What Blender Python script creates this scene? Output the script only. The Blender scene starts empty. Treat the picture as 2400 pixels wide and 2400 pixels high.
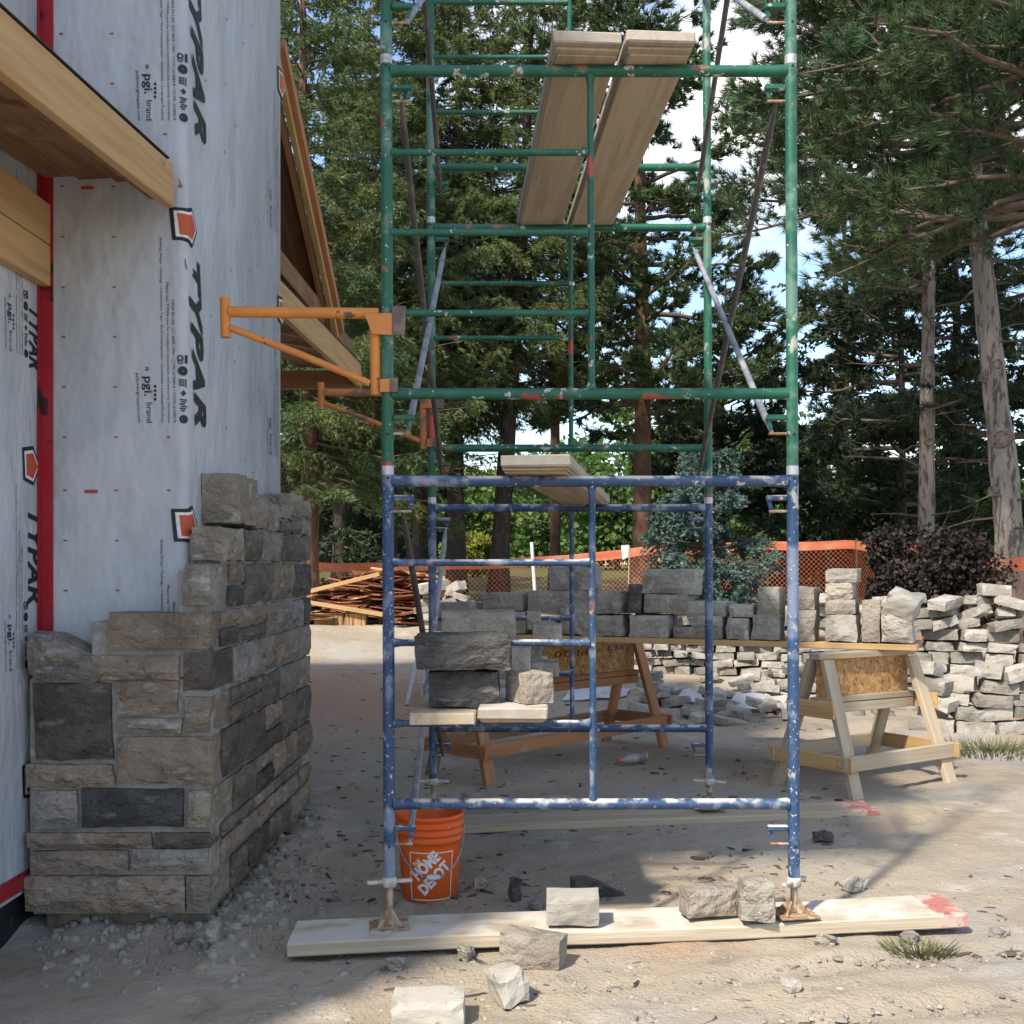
import bpy, bmesh, math, random
import numpy as np
from mathutils import Vector, Matrix, noise

random.seed(7)
np.random.seed(7)
SC = bpy.context.scene
COL = SC.collection

# ------------------------------------------------------------------ camera
F, CX, CY, CZ = 2700.0, 1236.0, 1325.0, 1.42      # focal length / principal point of the 2400 px photograph, eye height
cam_d = bpy.data.cameras.new('camera')
cam_d.sensor_width = 36.0
cam_d.lens = F / 2400.0 * 36.0
cam_d.shift_x = (1200 - CX) / 2400.0
cam_d.shift_y = (CY - 1200) / 2400.0
cam_d.clip_start = 0.05
cam_d.clip_end = 2000
cam = bpy.data.objects.new('camera', cam_d)
cam.location = (0, 0, CZ)
cam.rotation_euler = (math.radians(90), 0, 0)
COL.objects.link(cam)
SC.camera = cam

# ------------------------------------------------------------------ sky, sun, exposure
SUN_EL = math.radians(48)
SUN_H = Vector((0.58, 0.81, 0)).normalized()        # the way shadows fall
world = bpy.data.worlds.new('World')
SC.world = world
world.use_nodes = True
wn, wl = world.node_tree.nodes, world.node_tree.links
wn.clear()
w_out = wn.new('ShaderNodeOutputWorld')
w_bg = wn.new('ShaderNodeBackground')
w_bg.inputs['Strength'].default_value = 0.145
w_sky = wn.new('ShaderNodeTexSky')
w_sky.sky_type = 'NISHITA'
w_sky.sun_disc = False
w_sky.sun_elevation = SUN_EL
w_sky.sun_rotation = math.atan2(-SUN_H.x, -SUN_H.y)
w_sky.air_density = 1.0
w_sky.dust_density = 0.5
w_sky.ozone_density = 1.0
w_tc = wn.new('ShaderNodeTexCoord')
w_mp = wn.new('ShaderNodeMapping')
w_mp.inputs['Location'].default_value = (0.35, 0.1, 0.62)
w_mp.inputs['Scale'].default_value = (1.0, 1.0, 1.7)
w_no = wn.new('ShaderNodeTexNoise')
w_no.inputs['Scale'].default_value = 2.6
w_no.inputs['Detail'].default_value = 9
w_no.inputs['Roughness'].default_value = 0.55
w_mr = wn.new('ShaderNodeMapRange')
w_mr.interpolation_type = 'SMOOTHSTEP'
w_mr.inputs['From Min'].default_value = 0.505
w_mr.inputs['From Max'].default_value = 0.66
w_mx = wn.new('ShaderNodeMix')
w_mx.data_type = 'RGBA'
w_mx.inputs['B'].default_value = (6.3, 6.1, 5.9, 1)
wl.new(w_tc.outputs['Generated'], w_mp.inputs['Vector'])
wl.new(w_mp.outputs['Vector'], w_no.inputs['Vector'])
wl.new(w_no.outputs['Fac'], w_mr.inputs['Value'])
wl.new(w_mr.outputs['Result'], w_mx.inputs['Factor'])
wl.new(w_sky.outputs['Color'], w_mx.inputs['A'])
wl.new(w_mx.outputs['Result'], w_bg.inputs['Color'])
wl.new(w_bg.outputs['Background'], w_out.inputs['Surface'])

sun_d = bpy.data.lights.new('sun', 'SUN')
sun_d.energy = 3.7
sun_d.angle = math.radians(2.6)
sun_d.color = (1.0, 0.92, 0.79)
sun = bpy.data.objects.new('sun', sun_d)
travel = Vector((SUN_H.x * math.cos(SUN_EL), SUN_H.y * math.cos(SUN_EL), -math.sin(SUN_EL)))
sun.rotation_euler = travel.to_track_quat('-Z', 'Y').to_euler()
sun.location = (-6, -8, 14)
COL.objects.link(sun)

SC.view_settings.view_transform = 'Standard'
SC.view_settings.look = 'None'
SC.view_settings.exposure = 0.95
SC.view_settings.gamma = 1.0
SC.view_settings.use_curve_mapping = False
SC.cycles.use_denoising = True
SC.cycles.max_bounces = 5
SC.cycles.diffuse_bounces = 3
SC.cycles.transparent_max_bounces = 8

# ------------------------------------------------------------------ materials
def _ramp(nt, sock, lo, hi):
    r = nt.nodes.new('ShaderNodeMapRange')
    r.interpolation_type = 'SMOOTHSTEP'
    r.inputs['From Min'].default_value = lo
    r.inputs['From Max'].default_value = hi
    nt.links.new(sock, r.inputs['Value'])
    return r.outputs['Result']

def _noise(nt, vec, scale, detail=4, rough=0.55, stretch=None, dist=0.0):
    if stretch is not None:
        m = nt.nodes.new('ShaderNodeMapping')
        m.inputs['Scale'].default_value = stretch
        nt.links.new(vec, m.inputs['Vector'])
        vec = m.outputs['Vector']
    n = nt.nodes.new('ShaderNodeTexNoise')
    n.inputs['Scale'].default_value = scale
    n.inputs['Detail'].default_value = detail
    n.inputs['Roughness'].default_value = rough
    n.inputs['Distortion'].default_value = dist
    nt.links.new(vec, n.inputs['Vector'])
    return n.outputs['Fac']

def pm(name, base, layers=(), rough=0.8, bumps=(), coord='lc', metal=0.0, spec=0.4, vary=0.0, top=None,
       trans=0.0, island=0.0, alpha_t=None):
    """base colour, then layers (colour, scale, lo, hi[, stretch, detail]) mixed over it by noise;
    bumps (scale, strength, distance[, stretch, detail]); vary: brightness change per object; top: (colour, nz_lo, nz_hi, scale, lo, hi) dust lying on upward faces"""
    m = bpy.data.materials.new(name)
    m.use_nodes = True
    nt = m.node_tree
    nt.nodes.clear()
    out = nt.nodes.new('ShaderNodeOutputMaterial')
    b = nt.nodes.new('ShaderNodeBsdfPrincipled')
    b.inputs['Roughness'].default_value = rough
    b.inputs['Metallic'].default_value = metal
    b.inputs['Specular IOR Level'].default_value = spec
    if coord == 'lc':
        a = nt.nodes.new('ShaderNodeAttribute')
        a.attribute_name = 'lc'
        vec = a.outputs['Vector']
        geo = None
    else:
        geo = nt.nodes.new('ShaderNodeNewGeometry')
        vec = geo.outputs['Position']
    rgb = nt.nodes.new('ShaderNodeRGB')
    rgb.outputs[0].default_value = (*base, 1)
    cur = rgb.outputs[0]
    def mix(fac, col_sock_or_val, cur):
        mx = nt.nodes.new('ShaderNodeMix')
        mx.data_type = 'RGBA'
        nt.links.new(fac, mx.inputs['Factor'])
        nt.links.new(cur, mx.inputs['A'])
        mx.inputs['B'].default_value = (*col_sock_or_val, 1)
        return mx.outputs['Result']
    for L in layers:
        col, sc, lo, hi = L[:4]
        st = L[4] if len(L) > 4 else None
        de = L[5] if len(L) > 5 else 3
        cur = mix(_ramp(nt, _noise(nt, vec, sc, de, 0.6, st), lo, hi), col, cur)
    if top:
        if geo is None:
            geo = nt.nodes.new('ShaderNodeNewGeometry')
        sx = nt.nodes.new('ShaderNodeSeparateXYZ')
        nt.links.new(geo.outputs['Normal'], sx.inputs[0])
        col, n0, n1, sc, lo, hi = top
        f1 = _ramp(nt, sx.outputs['Z'], n0, n1)
        f2 = _ramp(nt, _noise(nt, vec, sc, 5), lo, hi)
        mu = nt.nodes.new('ShaderNodeMath')
        mu.operation = 'MULTIPLY'
        nt.links.new(f1, mu.inputs[0])
        nt.links.new(f2, mu.inputs[1])
        cur = mix(mu.outputs[0], col, cur)
    if vary or island:
        hs = nt.nodes.new('ShaderNodeHueSaturation')
        if island:
            g2 = nt.nodes.new('ShaderNodeNewGeometry')
            src, amt = g2.outputs['Random Per Island'], island
        else:
            oi = nt.nodes.new('ShaderNodeObjectInfo')
            src, amt = oi.outputs['Random'], vary
        mr = nt.nodes.new('ShaderNodeMapRange')
        mr.inputs['To Min'].default_value = 1 - amt
        mr.inputs['To Max'].default_value = 1 + amt
        nt.links.new(src, mr.inputs['Value'])
        nt.links.new(mr.outputs['Result'], hs.inputs['Value'])
        nt.links.new(cur, hs.inputs['Color'])
        cur = hs.outputs['Color']
    nt.links.new(cur, b.inputs['Base Color'])
    prev = None
    for B in bumps:
        sc, stg, dist = B[:3]
        st = B[3] if len(B) > 3 else None
        de = B[4] if len(B) > 4 else 3
        bp = nt.nodes.new('ShaderNodeBump')
        bp.inputs['Strength'].default_value = stg
        bp.inputs['Distance'].default_value = dist
        nt.links.new(_noise(nt, vec, sc, de, 0.6, st), bp.inputs['Height'])
        if prev is not None:
            nt.links.new(prev, bp.inputs['Normal'])
        prev = bp.outputs['Normal']
    if prev is not None:
        nt.links.new(prev, b.inputs['Normal'])
    sh = b.outputs['BSDF']
    if trans:
        t = nt.nodes.new('ShaderNodeBsdfTranslucent')
        nt.links.new(cur, t.inputs['Color'])
        ms = nt.nodes.new('ShaderNodeMixShader')
        ms.inputs['Fac'].default_value = trans
        nt.links.new(sh, ms.inputs[1])
        nt.links.new(t.outputs['BSDF'], ms.inputs[2])
        sh = ms.outputs['Shader']
    nt.links.new(sh, out.inputs['Surface'])
    return m

GR = (1.2, 26, 26)        # wood grain stretch: along x
M = {}
M['wrap'] = pm('house_wrap', (0.48, 0.505, 0.54), [((0.42, 0.445, 0.485), 3.0, 0.42, 0.62, (1, 1, 0.5))], 0.55,
               [(1.1, 0.7, 0.12, (1.3, 1.3, 1.0), 2), (3.2, 0.7, 0.05, (1.6, 1.6, 0.8), 3), (7, 0.18, 0.02, (1.0, 1.0, 0.6), 2), (300, 0.12, 0.002)], coord='pos')
M['print'] = pm('black_print', (0.016, 0.018, 0.022), [], 0.6)
M['print_white'] = pm('white_print', (0.72, 0.72, 0.70), [((0.5, 0.42, 0.36), 40, 0.5, 0.75)], 0.6)
M['print_orange'] = pm('orange_print', (0.50, 0.085, 0.03), [((0.40, 0.10, 0.05), 30, 0.5, 0.7)], 0.6)
M['dash'] = pm('red_dash', (0.42, 0.05, 0.04), [], 0.6)
M['tape'] = pm('red_tape', (0.34, 0.012, 0.025), [((0.05, 0.008, 0.012), 9, 0.60, 0.66, (1, 1, 0.7), 2)], 0.35, [(9, 0.25, 0.01)], coord='pos')
M['lumber'] = pm('fresh_lumber', (0.50, 0.32, 0.15), [((0.42, 0.25, 0.105), 1.0, 0.42, 0.66, GR), ((0.24, 0.12, 0.05), 5, 0.70, 0.78, (0.8, 1.6, 1.6))], 0.7,
                 [(3, 0.25, 0.004, GR)], vary=0.12)
M['lumber_warm'] = pm('brown_lumber', (0.36, 0.17, 0.075), [((0.28, 0.12, 0.05), 1.0, 0.42, 0.66, GR), ((0.30, 0.22, 0.16), 7, 0.55, 0.75)], 0.75,
                      [(3, 0.25, 0.004, GR)], vary=0.15)
M['lumber_pale'] = pm('weathered_lumber', (0.43, 0.345, 0.235), [((0.35, 0.275, 0.185), 1.0, 0.42, 0.62, GR), ((0.36, 0.33, 0.29), 6, 0.52, 0.72), ((0.22, 0.15, 0.09), 4, 0.72, 0.8, (.6, 2, 2))], 0.8,
                      [(3, 0.35, 0.005, GR)], vary=0.1)
M['lumber_grey'] = pm('dusty_plank', (0.385, 0.335, 0.27), [((0.335, 0.29, 0.235), 1.0, 0.40, 0.62, GR), ((0.30, 0.29, 0.27), 5, 0.50, 0.7), ((0.23, 0.15, 0.11), 9, 0.66, 0.76)], 0.85,
                      [(3, 0.4, 0.005, GR), (60, 0.2, 0.003)], vary=0.08, top=((0.50, 0.47, 0.42), 0.6, 0.9, 7, 0.35, 0.6))
M['plank_limed'] = pm('limed_scaffold_plank', (0.46, 0.39, 0.295), [((0.37, 0.30, 0.22), 1.0, 0.42, 0.62, GR), ((0.25, 0.16, 0.09), 3.2, 0.68, 0.78, (.7, 2.5, 2.5))], 0.85,
                    [(3, 0.5, 0.006, GR), (40, 0.2, 0.003)], top=((0.54, 0.505, 0.45), 0.6, 0.9, 6, 0.36, 0.60))  # plank's own wood tone with pale dust on its upward faces
M['red_end'] = pm('red_paint_on_wood', (0.38, 0.15, 0.12), [((0.46, 0.35, 0.29), 12, 0.46, 0.60, None, 5), ((0.28, 0.10, 0.08), 30, 0.56, 0.68)], 0.85, [(30, 0.3, 0.004)])
M['soffit'] = pm('roof_sheathing', (0.22, 0.115, 0.055), [((0.15, 0.075, 0.036), 1.0, 0.42, 0.62, GR), ((0.27, 0.16, 0.08), 6, 0.5, 0.7)], 0.8, [(3, 0.3, 0.004, GR)])
M['osb'] = pm('strand_board', (0.36, 0.19, 0.07), [((0.48, 0.28, 0.12), 22, 0.50, 0.58, (1, 1, 1), 1), ((0.20, 0.10, 0.04), 30, 0.58, 0.66, (1, .6, 1), 1)], 0.75, [(30, 0.4, 0.004, None, 1)])
M['green'] = pm('chipped_green_paint', (0.010, 0.088, 0.052),
                [((0.014, 0.115, 0.072), 9, 0.45, 0.6), ((0.38, 0.05, 0.032), 5.5, 0.625, 0.66, (0.6, 1, 1), 5), ((0.24, 0.13, 0.08), 9, 0.61, 0.67, None, 5), ((0.42, 0.42, 0.38), 16, 0.62, 0.65, None, 5), ((0.5, 0.5, 0.47), 70, 0.70, 0.74)],
                0.42, [(45, 0.2, 0.003)], top=((0.40, 0.30, 0.24), 0.75, 0.98, 12, 0.55, 0.68))
M['green_worn'] = pm('worn_green_paint', (0.014, 0.10, 0.06),
                [((0.10, 0.20, 0.15), 5, 0.48, 0.62), ((0.40, 0.055, 0.035), 5.5, 0.60, 0.635, (0.6, 1, 1), 4), ((0.34, 0.36, 0.32), 7, 0.60, 0.66, (0.7, 1, 1), 5), ((0.24, 0.13, 0.08), 12, 0.64, 0.70), ((0.5, 0.5, 0.47), 60, 0.66, 0.72)],
                0.5, [(45, 0.25, 0.003)])
M['blue'] = pm('dusty_blue_paint', (0.019, 0.050, 0.120),
               [((0.034, 0.068, 0.140), 9, 0.45, 0.6), ((0.19, 0.10, 0.06), 11, 0.62, 0.69, None, 5), ((0.22, 0.25, 0.29), 8, 0.52, 0.66, None, 5), ((0.42, 0.42, 0.41), 22, 0.62, 0.70, None, 5), ((0.45, 0.45, 0.44), 80, 0.66, 0.71)],
               0.5, [(45, 0.3, 0.003)], top=((0.50, 0.48, 0.44), 0.15, 0.8, 14, 0.42, 0.58))
M['blue_worn'] = pm('mortar_splashed_blue_paint', (0.026, 0.062, 0.140),
               [((0.15, 0.19, 0.28), 6, 0.50, 0.62), ((0.36, 0.35, 0.32), 11, 0.60, 0.66, (0.6, 1, 1), 6), ((0.20, 0.11, 0.065), 11, 0.62, 0.68, None, 5), ((0.46, 0.45, 0.43), 70, 0.61, 0.66, None, 5)],
               0.55, [(45, 0.35, 0.003)], top=((0.55, 0.53, 0.49), 0.3, 0.8, 14, 0.36, 0.54))
M['orange'] = pm('orange_bracket_paint', (0.62, 0.23, 0.045), [((0.56, 0.20, 0.04), 6, 0.45, 0.6), ((0.13, 0.075, 0.06), 13, 0.66, 0.69), ((0.10, 0.05, 0.04), 60, 0.70, 0.74)], 0.5, [(40, 0.2, 0.003)])
M['orange_rusty'] = pm('rusty_orange_paint', (0.48, 0.17, 0.045), [((0.16, 0.09, 0.07), 9, 0.48, 0.58, (0.7, 1, 1)), ((0.36, 0.14, 0.06), 20, 0.5, 0.65)], 0.7, [(40, 0.3, 0.003)])
M['bare_steel'] = pm('bare_brown_steel', (0.125, 0.085, 0.072), [((0.20, 0.15, 0.13), 12, 0.5, 0.65)], 0.6, [(50, 0.25, 0.003)])
M['galv'] = pm('dusty_galvanised_steel', (0.30, 0.31, 0.33), [((0.20, 0.21, 0.24), 8, 0.45, 0.6), ((0.44, 0.43, 0.42), 25, 0.55, 0.7)], 0.55, [(50, 0.2, 0.002)], metal=0.25)
M['brace'] = pm('dark_brace_steel', (0.075, 0.068, 0.066), [((0.13, 0.105, 0.09), 10, 0.5, 0.65), ((0.20, 0.19, 0.19), 40, 0.62, 0.7)], 0.6, [(50, 0.2, 0.002)])
M['collar'] = pm('bright_collar_steel', (0.48, 0.49, 0.51), [((0.34, 0.33, 0.32), 20, 0.5, 0.65)], 0.45, metal=0.3)
M['rust'] = pm('rusty_screw', (0.27, 0.16, 0.085), [((0.40, 0.33, 0.26), 20, 0.45, 0.6), ((0.13, 0.07, 0.045), 35, 0.55, 0.7)], 0.85, [(60, 0.4, 0.003)])
M['limed'] = pm('mortar_coated_steel', (0.46, 0.43, 0.38), [((0.34, 0.31, 0.27), 25, 0.5, 0.62), ((0.20, 0.15, 0.11), 30, 0.66, 0.72)], 0.85, [(60, 0.4, 0.003)])
BED = (0.8, 0.8, 5)
def stone(name, a, b_, c, v=0.16):
    return pm(name, a, [(b_, 5, 0.44, 0.58, (1, 1, 1.8), 4), (c, 9, 0.57, 0.68, (1, 1, 2.6), 4), (tuple(x * .55 for x in a), 13, 0.60, 0.70, (1, 1, 3), 4), (tuple(x * 1.7 for x in a), 60, 0.66, 0.72)], 0.92,
              [(7, 0.9, 0.07, (1, 1, 1.4), 4), (34, 0.7, 0.014, (1, 1, 1.8), 4), (140, 0.5, 0.004)], vary=v)
M['st_brown'] = stone('brown_limestone', (0.275, 0.218, 0.165), (0.20, 0.158, 0.12), (0.34, 0.30, 0.255))
M['st_grey'] = stone('grey_limestone', (0.265, 0.240, 0.208), (0.190, 0.174, 0.152), (0.35, 0.33, 0.30))
M['st_light'] = stone('pale_limestone', (0.36, 0.325, 0.27), (0.27, 0.245, 0.205), (0.44, 0.41, 0.35))
M['st_table'] = pm('table_limestone', (0.30, 0.275, 0.24), [((0.235, 0.215, 0.185), 5, 0.44, 0.60, (1, 1, 2), 4), ((0.38, 0.36, 0.325), 10, 0.56, 0.70, None, 4), ((0.17, 0.155, 0.135), 22, 0.63, 0.72)], 0.92, [(8, 0.8, 0.045, None, 4), (45, 0.6, 0.008)], vary=0.2)
M['st_cut'] = pm('smooth_cut_limestone', (0.315, 0.275, 0.225), [((0.245, 0.21, 0.17), 5, 0.46, 0.58, (1, 1, 2), 5), ((0.36, 0.33, 0.285), 11, 0.58, 0.70, None, 4), ((0.15, 0.13, 0.105), 24, 0.62, 0.70, None, 5)], 0.92, [(8, 0.9, 0.05, None, 4), (45, 0.8, 0.011, None, 4), (160, .5, .003)], vary=0.14)
M['st_dark'] = stone('charcoal_limestone', (0.082, 0.078, 0.074), (0.054, 0.051, 0.050), (0.14, 0.135, 0.13), 0.1)
M['st_sawn'] = pm('sawn_limestone', (0.37, 0.345, 0.30), [((0.29, 0.262, 0.22), 5, 0.45, 0.62, (1, 1, 3)), ((0.44, 0.425, 0.39), 12, 0.6, 0.75), ((0.24, 0.21, 0.17), 30, 0.62, 0.70, None, 5)], 0.9, [(9, 0.4, 0.015, (1, 1, 2), 4), (60, 0.5, 0.005, None, 4), (160, 0.5, 0.003)], vary=0.12)
M['st_stack'] = pm('dry_stacked_limestone', (0.335, 0.31, 0.27), [((0.235, 0.21, 0.178), 4, 0.46, 0.60, None, 4), ((0.45, 0.435, 0.405), 10, 0.58, 0.72), ((0.19, 0.165, 0.135), 20, .62, .7)], 0.9, [(7, 0.6, 0.03), (40, 0.6, 0.01)], vary=0.3)  # own mottled tone of the stacked limestone
M['mortar'] = pm('grey_mortar', (0.30, 0.28, 0.25), [((0.20, 0.188, 0.17), 7, 0.45, 0.62), ((0.36, 0.35, 0.33), 20, 0.58, 0.7)], 0.95, [(18, 0.7, 0.015), (90, 0.5, 0.004)], coord='pos')
M['concrete'] = pm('stained_concrete', (0.20, 0.17, 0.125), [((0.12, 0.105, 0.085), 4, 0.45, 0.62), ((0.27, 0.24, 0.19), 14, 0.55, 0.7)], 0.95, [(12, 0.5, 0.015), (80, 0.4, 0.004)], coord='pos')
M['membrane'] = pm('black_membrane', (0.014, 0.016, 0.020), [((0.10, 0.10, 0.10), 9, 0.58, 0.72)], 0.5, [(10, 0.6, 0.02)], coord='pos')
M['roof_black'] = pm('black_roof_edge', (0.012, 0.012, 0.014), [], 0.6)
M['ground'] = None
M['fence'] = pm('orange_netting', (0.62, 0.17, 0.08), [((0.66, 0.28, 0.17), 2, 0.42, 0.65)], 0.5, coord='pos', trans=0.3)
M['white_pole'] = pm('white_pole', (0.66, 0.66, 0.66), [], 0.6)
M['cedar'] = pm('split_cedar', (0.27, 0.10, 0.04), [((0.15, 0.05, 0.022), 1.0, 0.42, 0.62, GR), ((0.42, 0.22, 0.10), 6, 0.6, 0.72)], 0.8, [(3, 0.4, 0.006, GR)], vary=0.45)
M['cedar_end'] = pm('cedar_bundle', (0.42, 0.25, 0.12), [((0.20, 0.10, 0.045), 3.0, 0.45, 0.6, (14, 14, 1))], 0.8, [(3, 0.5, 0.012, (14, 14, 1))], vary=0.2)
M['bucket'] = pm('orange_bucket_plastic', (0.70, 0.105, 0.012), [((0.60, 0.13, 0.035), 8, 0.55, 0.72), ((0.66, 0.30, 0.17), 30, 0.68, 0.75)], 0.42, [(6, 0.1, 0.004)])
M['white_plastic'] = pm('dusty_white_plastic', (0.62, 0.60, 0.57), [((0.45, 0.42, 0.38), 20, 0.5, 0.7)], 0.6)
M['alu'] = pm('ladder_aluminium', (0.42, 0.43, 0.46), [((0.28, 0.29, 0.31), 14, 0.5, 0.65)], 0.45, metal=0.5)
M['yellow'] = pm('yellow_label', (0.62, 0.60, 0.05), [], 0.6)
M['bottle'] = pm('grey_translucent_bottle', (0.30, 0.29, 0.28), [((0.42, 0.40, 0.38), 14, 0.5, 0.7)], 0.25, spec=0.6)
M['bottle_label'] = pm('bottle_label', (0.20, 0.19, 0.19), [], 0.5)
M['cap'] = pm('orange_cap', (0.62, 0.12, 0.03), [], 0.45)
M['sheet'] = pm('white_plastic_sheet', (0.66, 0.66, 0.68), [((0.50, 0.46, 0.40), 4, 0.5, 0.68)], 0.45, [(5, 0.6, 0.03)], coord='pos', trans=0.25)
M['bark_red'] = pm('red_pine_bark', (0.155, 0.078, 0.048), [((0.085, 0.050, 0.036), 9, 0.45, 0.6, (1, 1, 0.35)), ((0.23, 0.13, 0.085), 16, 0.6, 0.72, (1, 1, .4))], 0.95, [(12, 0.9, 0.05, (1, 1, 0.35))], coord='pos')
M['bark_dark'] = pm('dark_spruce_bark', (0.048, 0.037, 0.030), [((0.095, 0.075, 0.062), 14, 0.5, 0.65, (1, 1, .4))], 0.95, [(14, 0.9, 0.05, (1, 1, 0.35))], coord='pos')
M['bark_grey'] = pm('grey_pine_bark', (0.265, 0.230, 0.200), [((0.10, 0.083, 0.070), 15, 0.50, 0.58, (1, 1, 0.22), 4), ((0.29, 0.235, 0.195), 22, 0.55, 0.7, (1, 1, .5))], 0.95,
                    [(15, 1.0, 0.07, (1, 1, 0.22), 4), (45, 0.7, 0.02, (1, 1, .4))], coord='pos')
M['knot'] = pm('branch_scar', (0.165, 0.135, 0.11), [((0.07, 0.055, 0.045), 30, 0.5, 0.62)], 0.95, [(40, 0.6, 0.01)], coord='pos')
M['twig'] = pm('grey_dead_twig', (0.115, 0.088, 0.068), [((0.07, 0.05, 0.04), 12, 0.5, 0.65)], 0.95, coord='pos')
def leafm(name, a, b_, trans=0.22, isl=0.35, sc=0.9):
    return pm(name, a, [(b_, sc, 0.42, 0.60)], 0.6, coord='pos', trans=trans, island=isl, spec=0.25)
M['lf_spruce'] = leafm('spruce_needles', (0.112, 0.168, 0.070), (0.142, 0.170, 0.058), trans=0.32, isl=0.45)
M['lf_pine'] = leafm('pine_needles', (0.058, 0.106, 0.050), (0.082, 0.122, 0.048), isl=0.5)
M['lf_scots'] = leafm('scots_pine_needles', (0.064, 0.108, 0.052), (0.086, 0.135, 0.046))
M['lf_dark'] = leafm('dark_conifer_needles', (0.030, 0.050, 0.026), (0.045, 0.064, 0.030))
M['lf_blue'] = leafm('blue_spruce_needles', (0.085, 0.135, 0.115), (0.066, 0.108, 0.085), isl=0.3)
M['lf_purple'] = leafm('dark_purple_leaves', (0.030, 0.022, 0.018), (0.048, 0.034, 0.026), trans=0.1)
M['lf_green'] = leafm('broadleaf', (0.115, 0.185, 0.045), (0.080, 0.145, 0.042), trans=0.35)
M['lf_bright'] = leafm('bright_broadleaf', (0.18, 0.255, 0.058), (0.13, 0.205, 0.05), trans=0.4)
M['lf_deep'] = leafm('dark_broadleaf', (0.040, 0.080, 0.036), (0.028, 0.055, 0.030), trans=0.25)  # darker green leaf colour
M['lf_yellow'] = leafm('yellow_green_leaves', (0.24, 0.25, 0.045), (0.18, 0.21, 0.04), trans=0.35)
M['grass'] = leafm('grass_blades', (0.095, 0.120, 0.045), (0.13, 0.135, 0.06), trans=0.25)
M['dry_leaf'] = pm('brown_bark_chips', (0.105, 0.082, 0.064), [((0.18, 0.15, 0.12), 9, 0.5, 0.7)], 0.9, coord='pos', island=0.5)
M['gravel'] = pm('grey_stone_chips', (0.285, 0.26, 0.22), [((0.20, 0.18, 0.15), 8, 0.5, 0.65)], 0.95, [(60, 0.4, 0.006)], coord='pos', island=0.25)

# ------------------------------------------------------------------ mesh helpers
R = random.random
def U(a, b): return a + (b - a) * random.random()
def dsp(x): return x * 2400.0 / 1932.0
def P(px, py, Y): return Vector(((px - CX) * Y / F, Y, CZ - (py - CY) * Y / F))
def PD(x, y, Y): return P(dsp(x), dsp(y), Y)

def ss(a, b, x):
    t = min(1.0, max(0.0, (x - a) / (b - a)))
    return t * t * (3 - 2 * t)
def gz(x, y):
    z = 0.03 * max(-2.0, min(3.0, x)) * (1 - ss(9, 14, y))
    lf = (1 - ss(-.9, 1.0, x)) * (1 - ss(18, 32, y))
    return z + (1 - lf) * 0.50 * ss(8.5, 17, y) + lf * 0.70 * ss(8.5, 14.5, y) + 0.75 * ss(19, 55, y)
def gh(x, y):
    """ground height with its bumps and the mortar heap along the stonework"""
    z = gz(x, y)
    if -14 < x < 16 and 1 < y < 30:
        p = Vector((x, y, 0))
        z += 0.022 * noise.noise(p * 0.9) + 0.011 * noise.noise(p * 3.1)
        if 2.4 < y < 11 and -3 < x < 6:
            z += 0.010 * noise.noise(p * 6.5) + 0.008 * noise.noise(p * 14 + Vector((3, 1, 0))) * max(0, noise.noise(p * 1.7)) + 0.0045 * noise.noise(p * 27)
            if y < 6.8 and x > -2.3 and y > 4.1:
                d = max(0, 4.62 - y) if x < -1.2 else max(0, x + 1.2)
                z += 0.055 * math.exp(-(d / 0.16) ** 2) * (0.7 + 0.6 * noise.noise(p * 5))
    return z
def G(px, py):
    """the point of the ground seen at a pixel of the 2400 px photograph"""
    dx, dz = (px - CX) / F, -(py - CY) / F
    lo = 1.5
    while lo < 80 and CZ + dz * lo > gz(dx * lo, lo): lo += 0.4
    a, b = max(1.5, lo - 0.4), lo
    for _ in range(12):
        lo = (a + b) / 2
        if CZ + dz * lo > gz(dx * lo, lo): a = lo
        else: b = lo
    return Vector((dx * lo, lo, gz(dx * lo, lo)))
def GD(x, y): return G(dsp(x), dsp(y))

def link(name, me, mat, parent=None, mats=None):
    o = bpy.data.objects.new(name, me)
    if mat is not None:
        me.materials.append(M[mat] if isinstance(mat, str) else mat)
    COL.objects.link(o)
    if parent is not None: o.parent = parent
    return o

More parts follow.
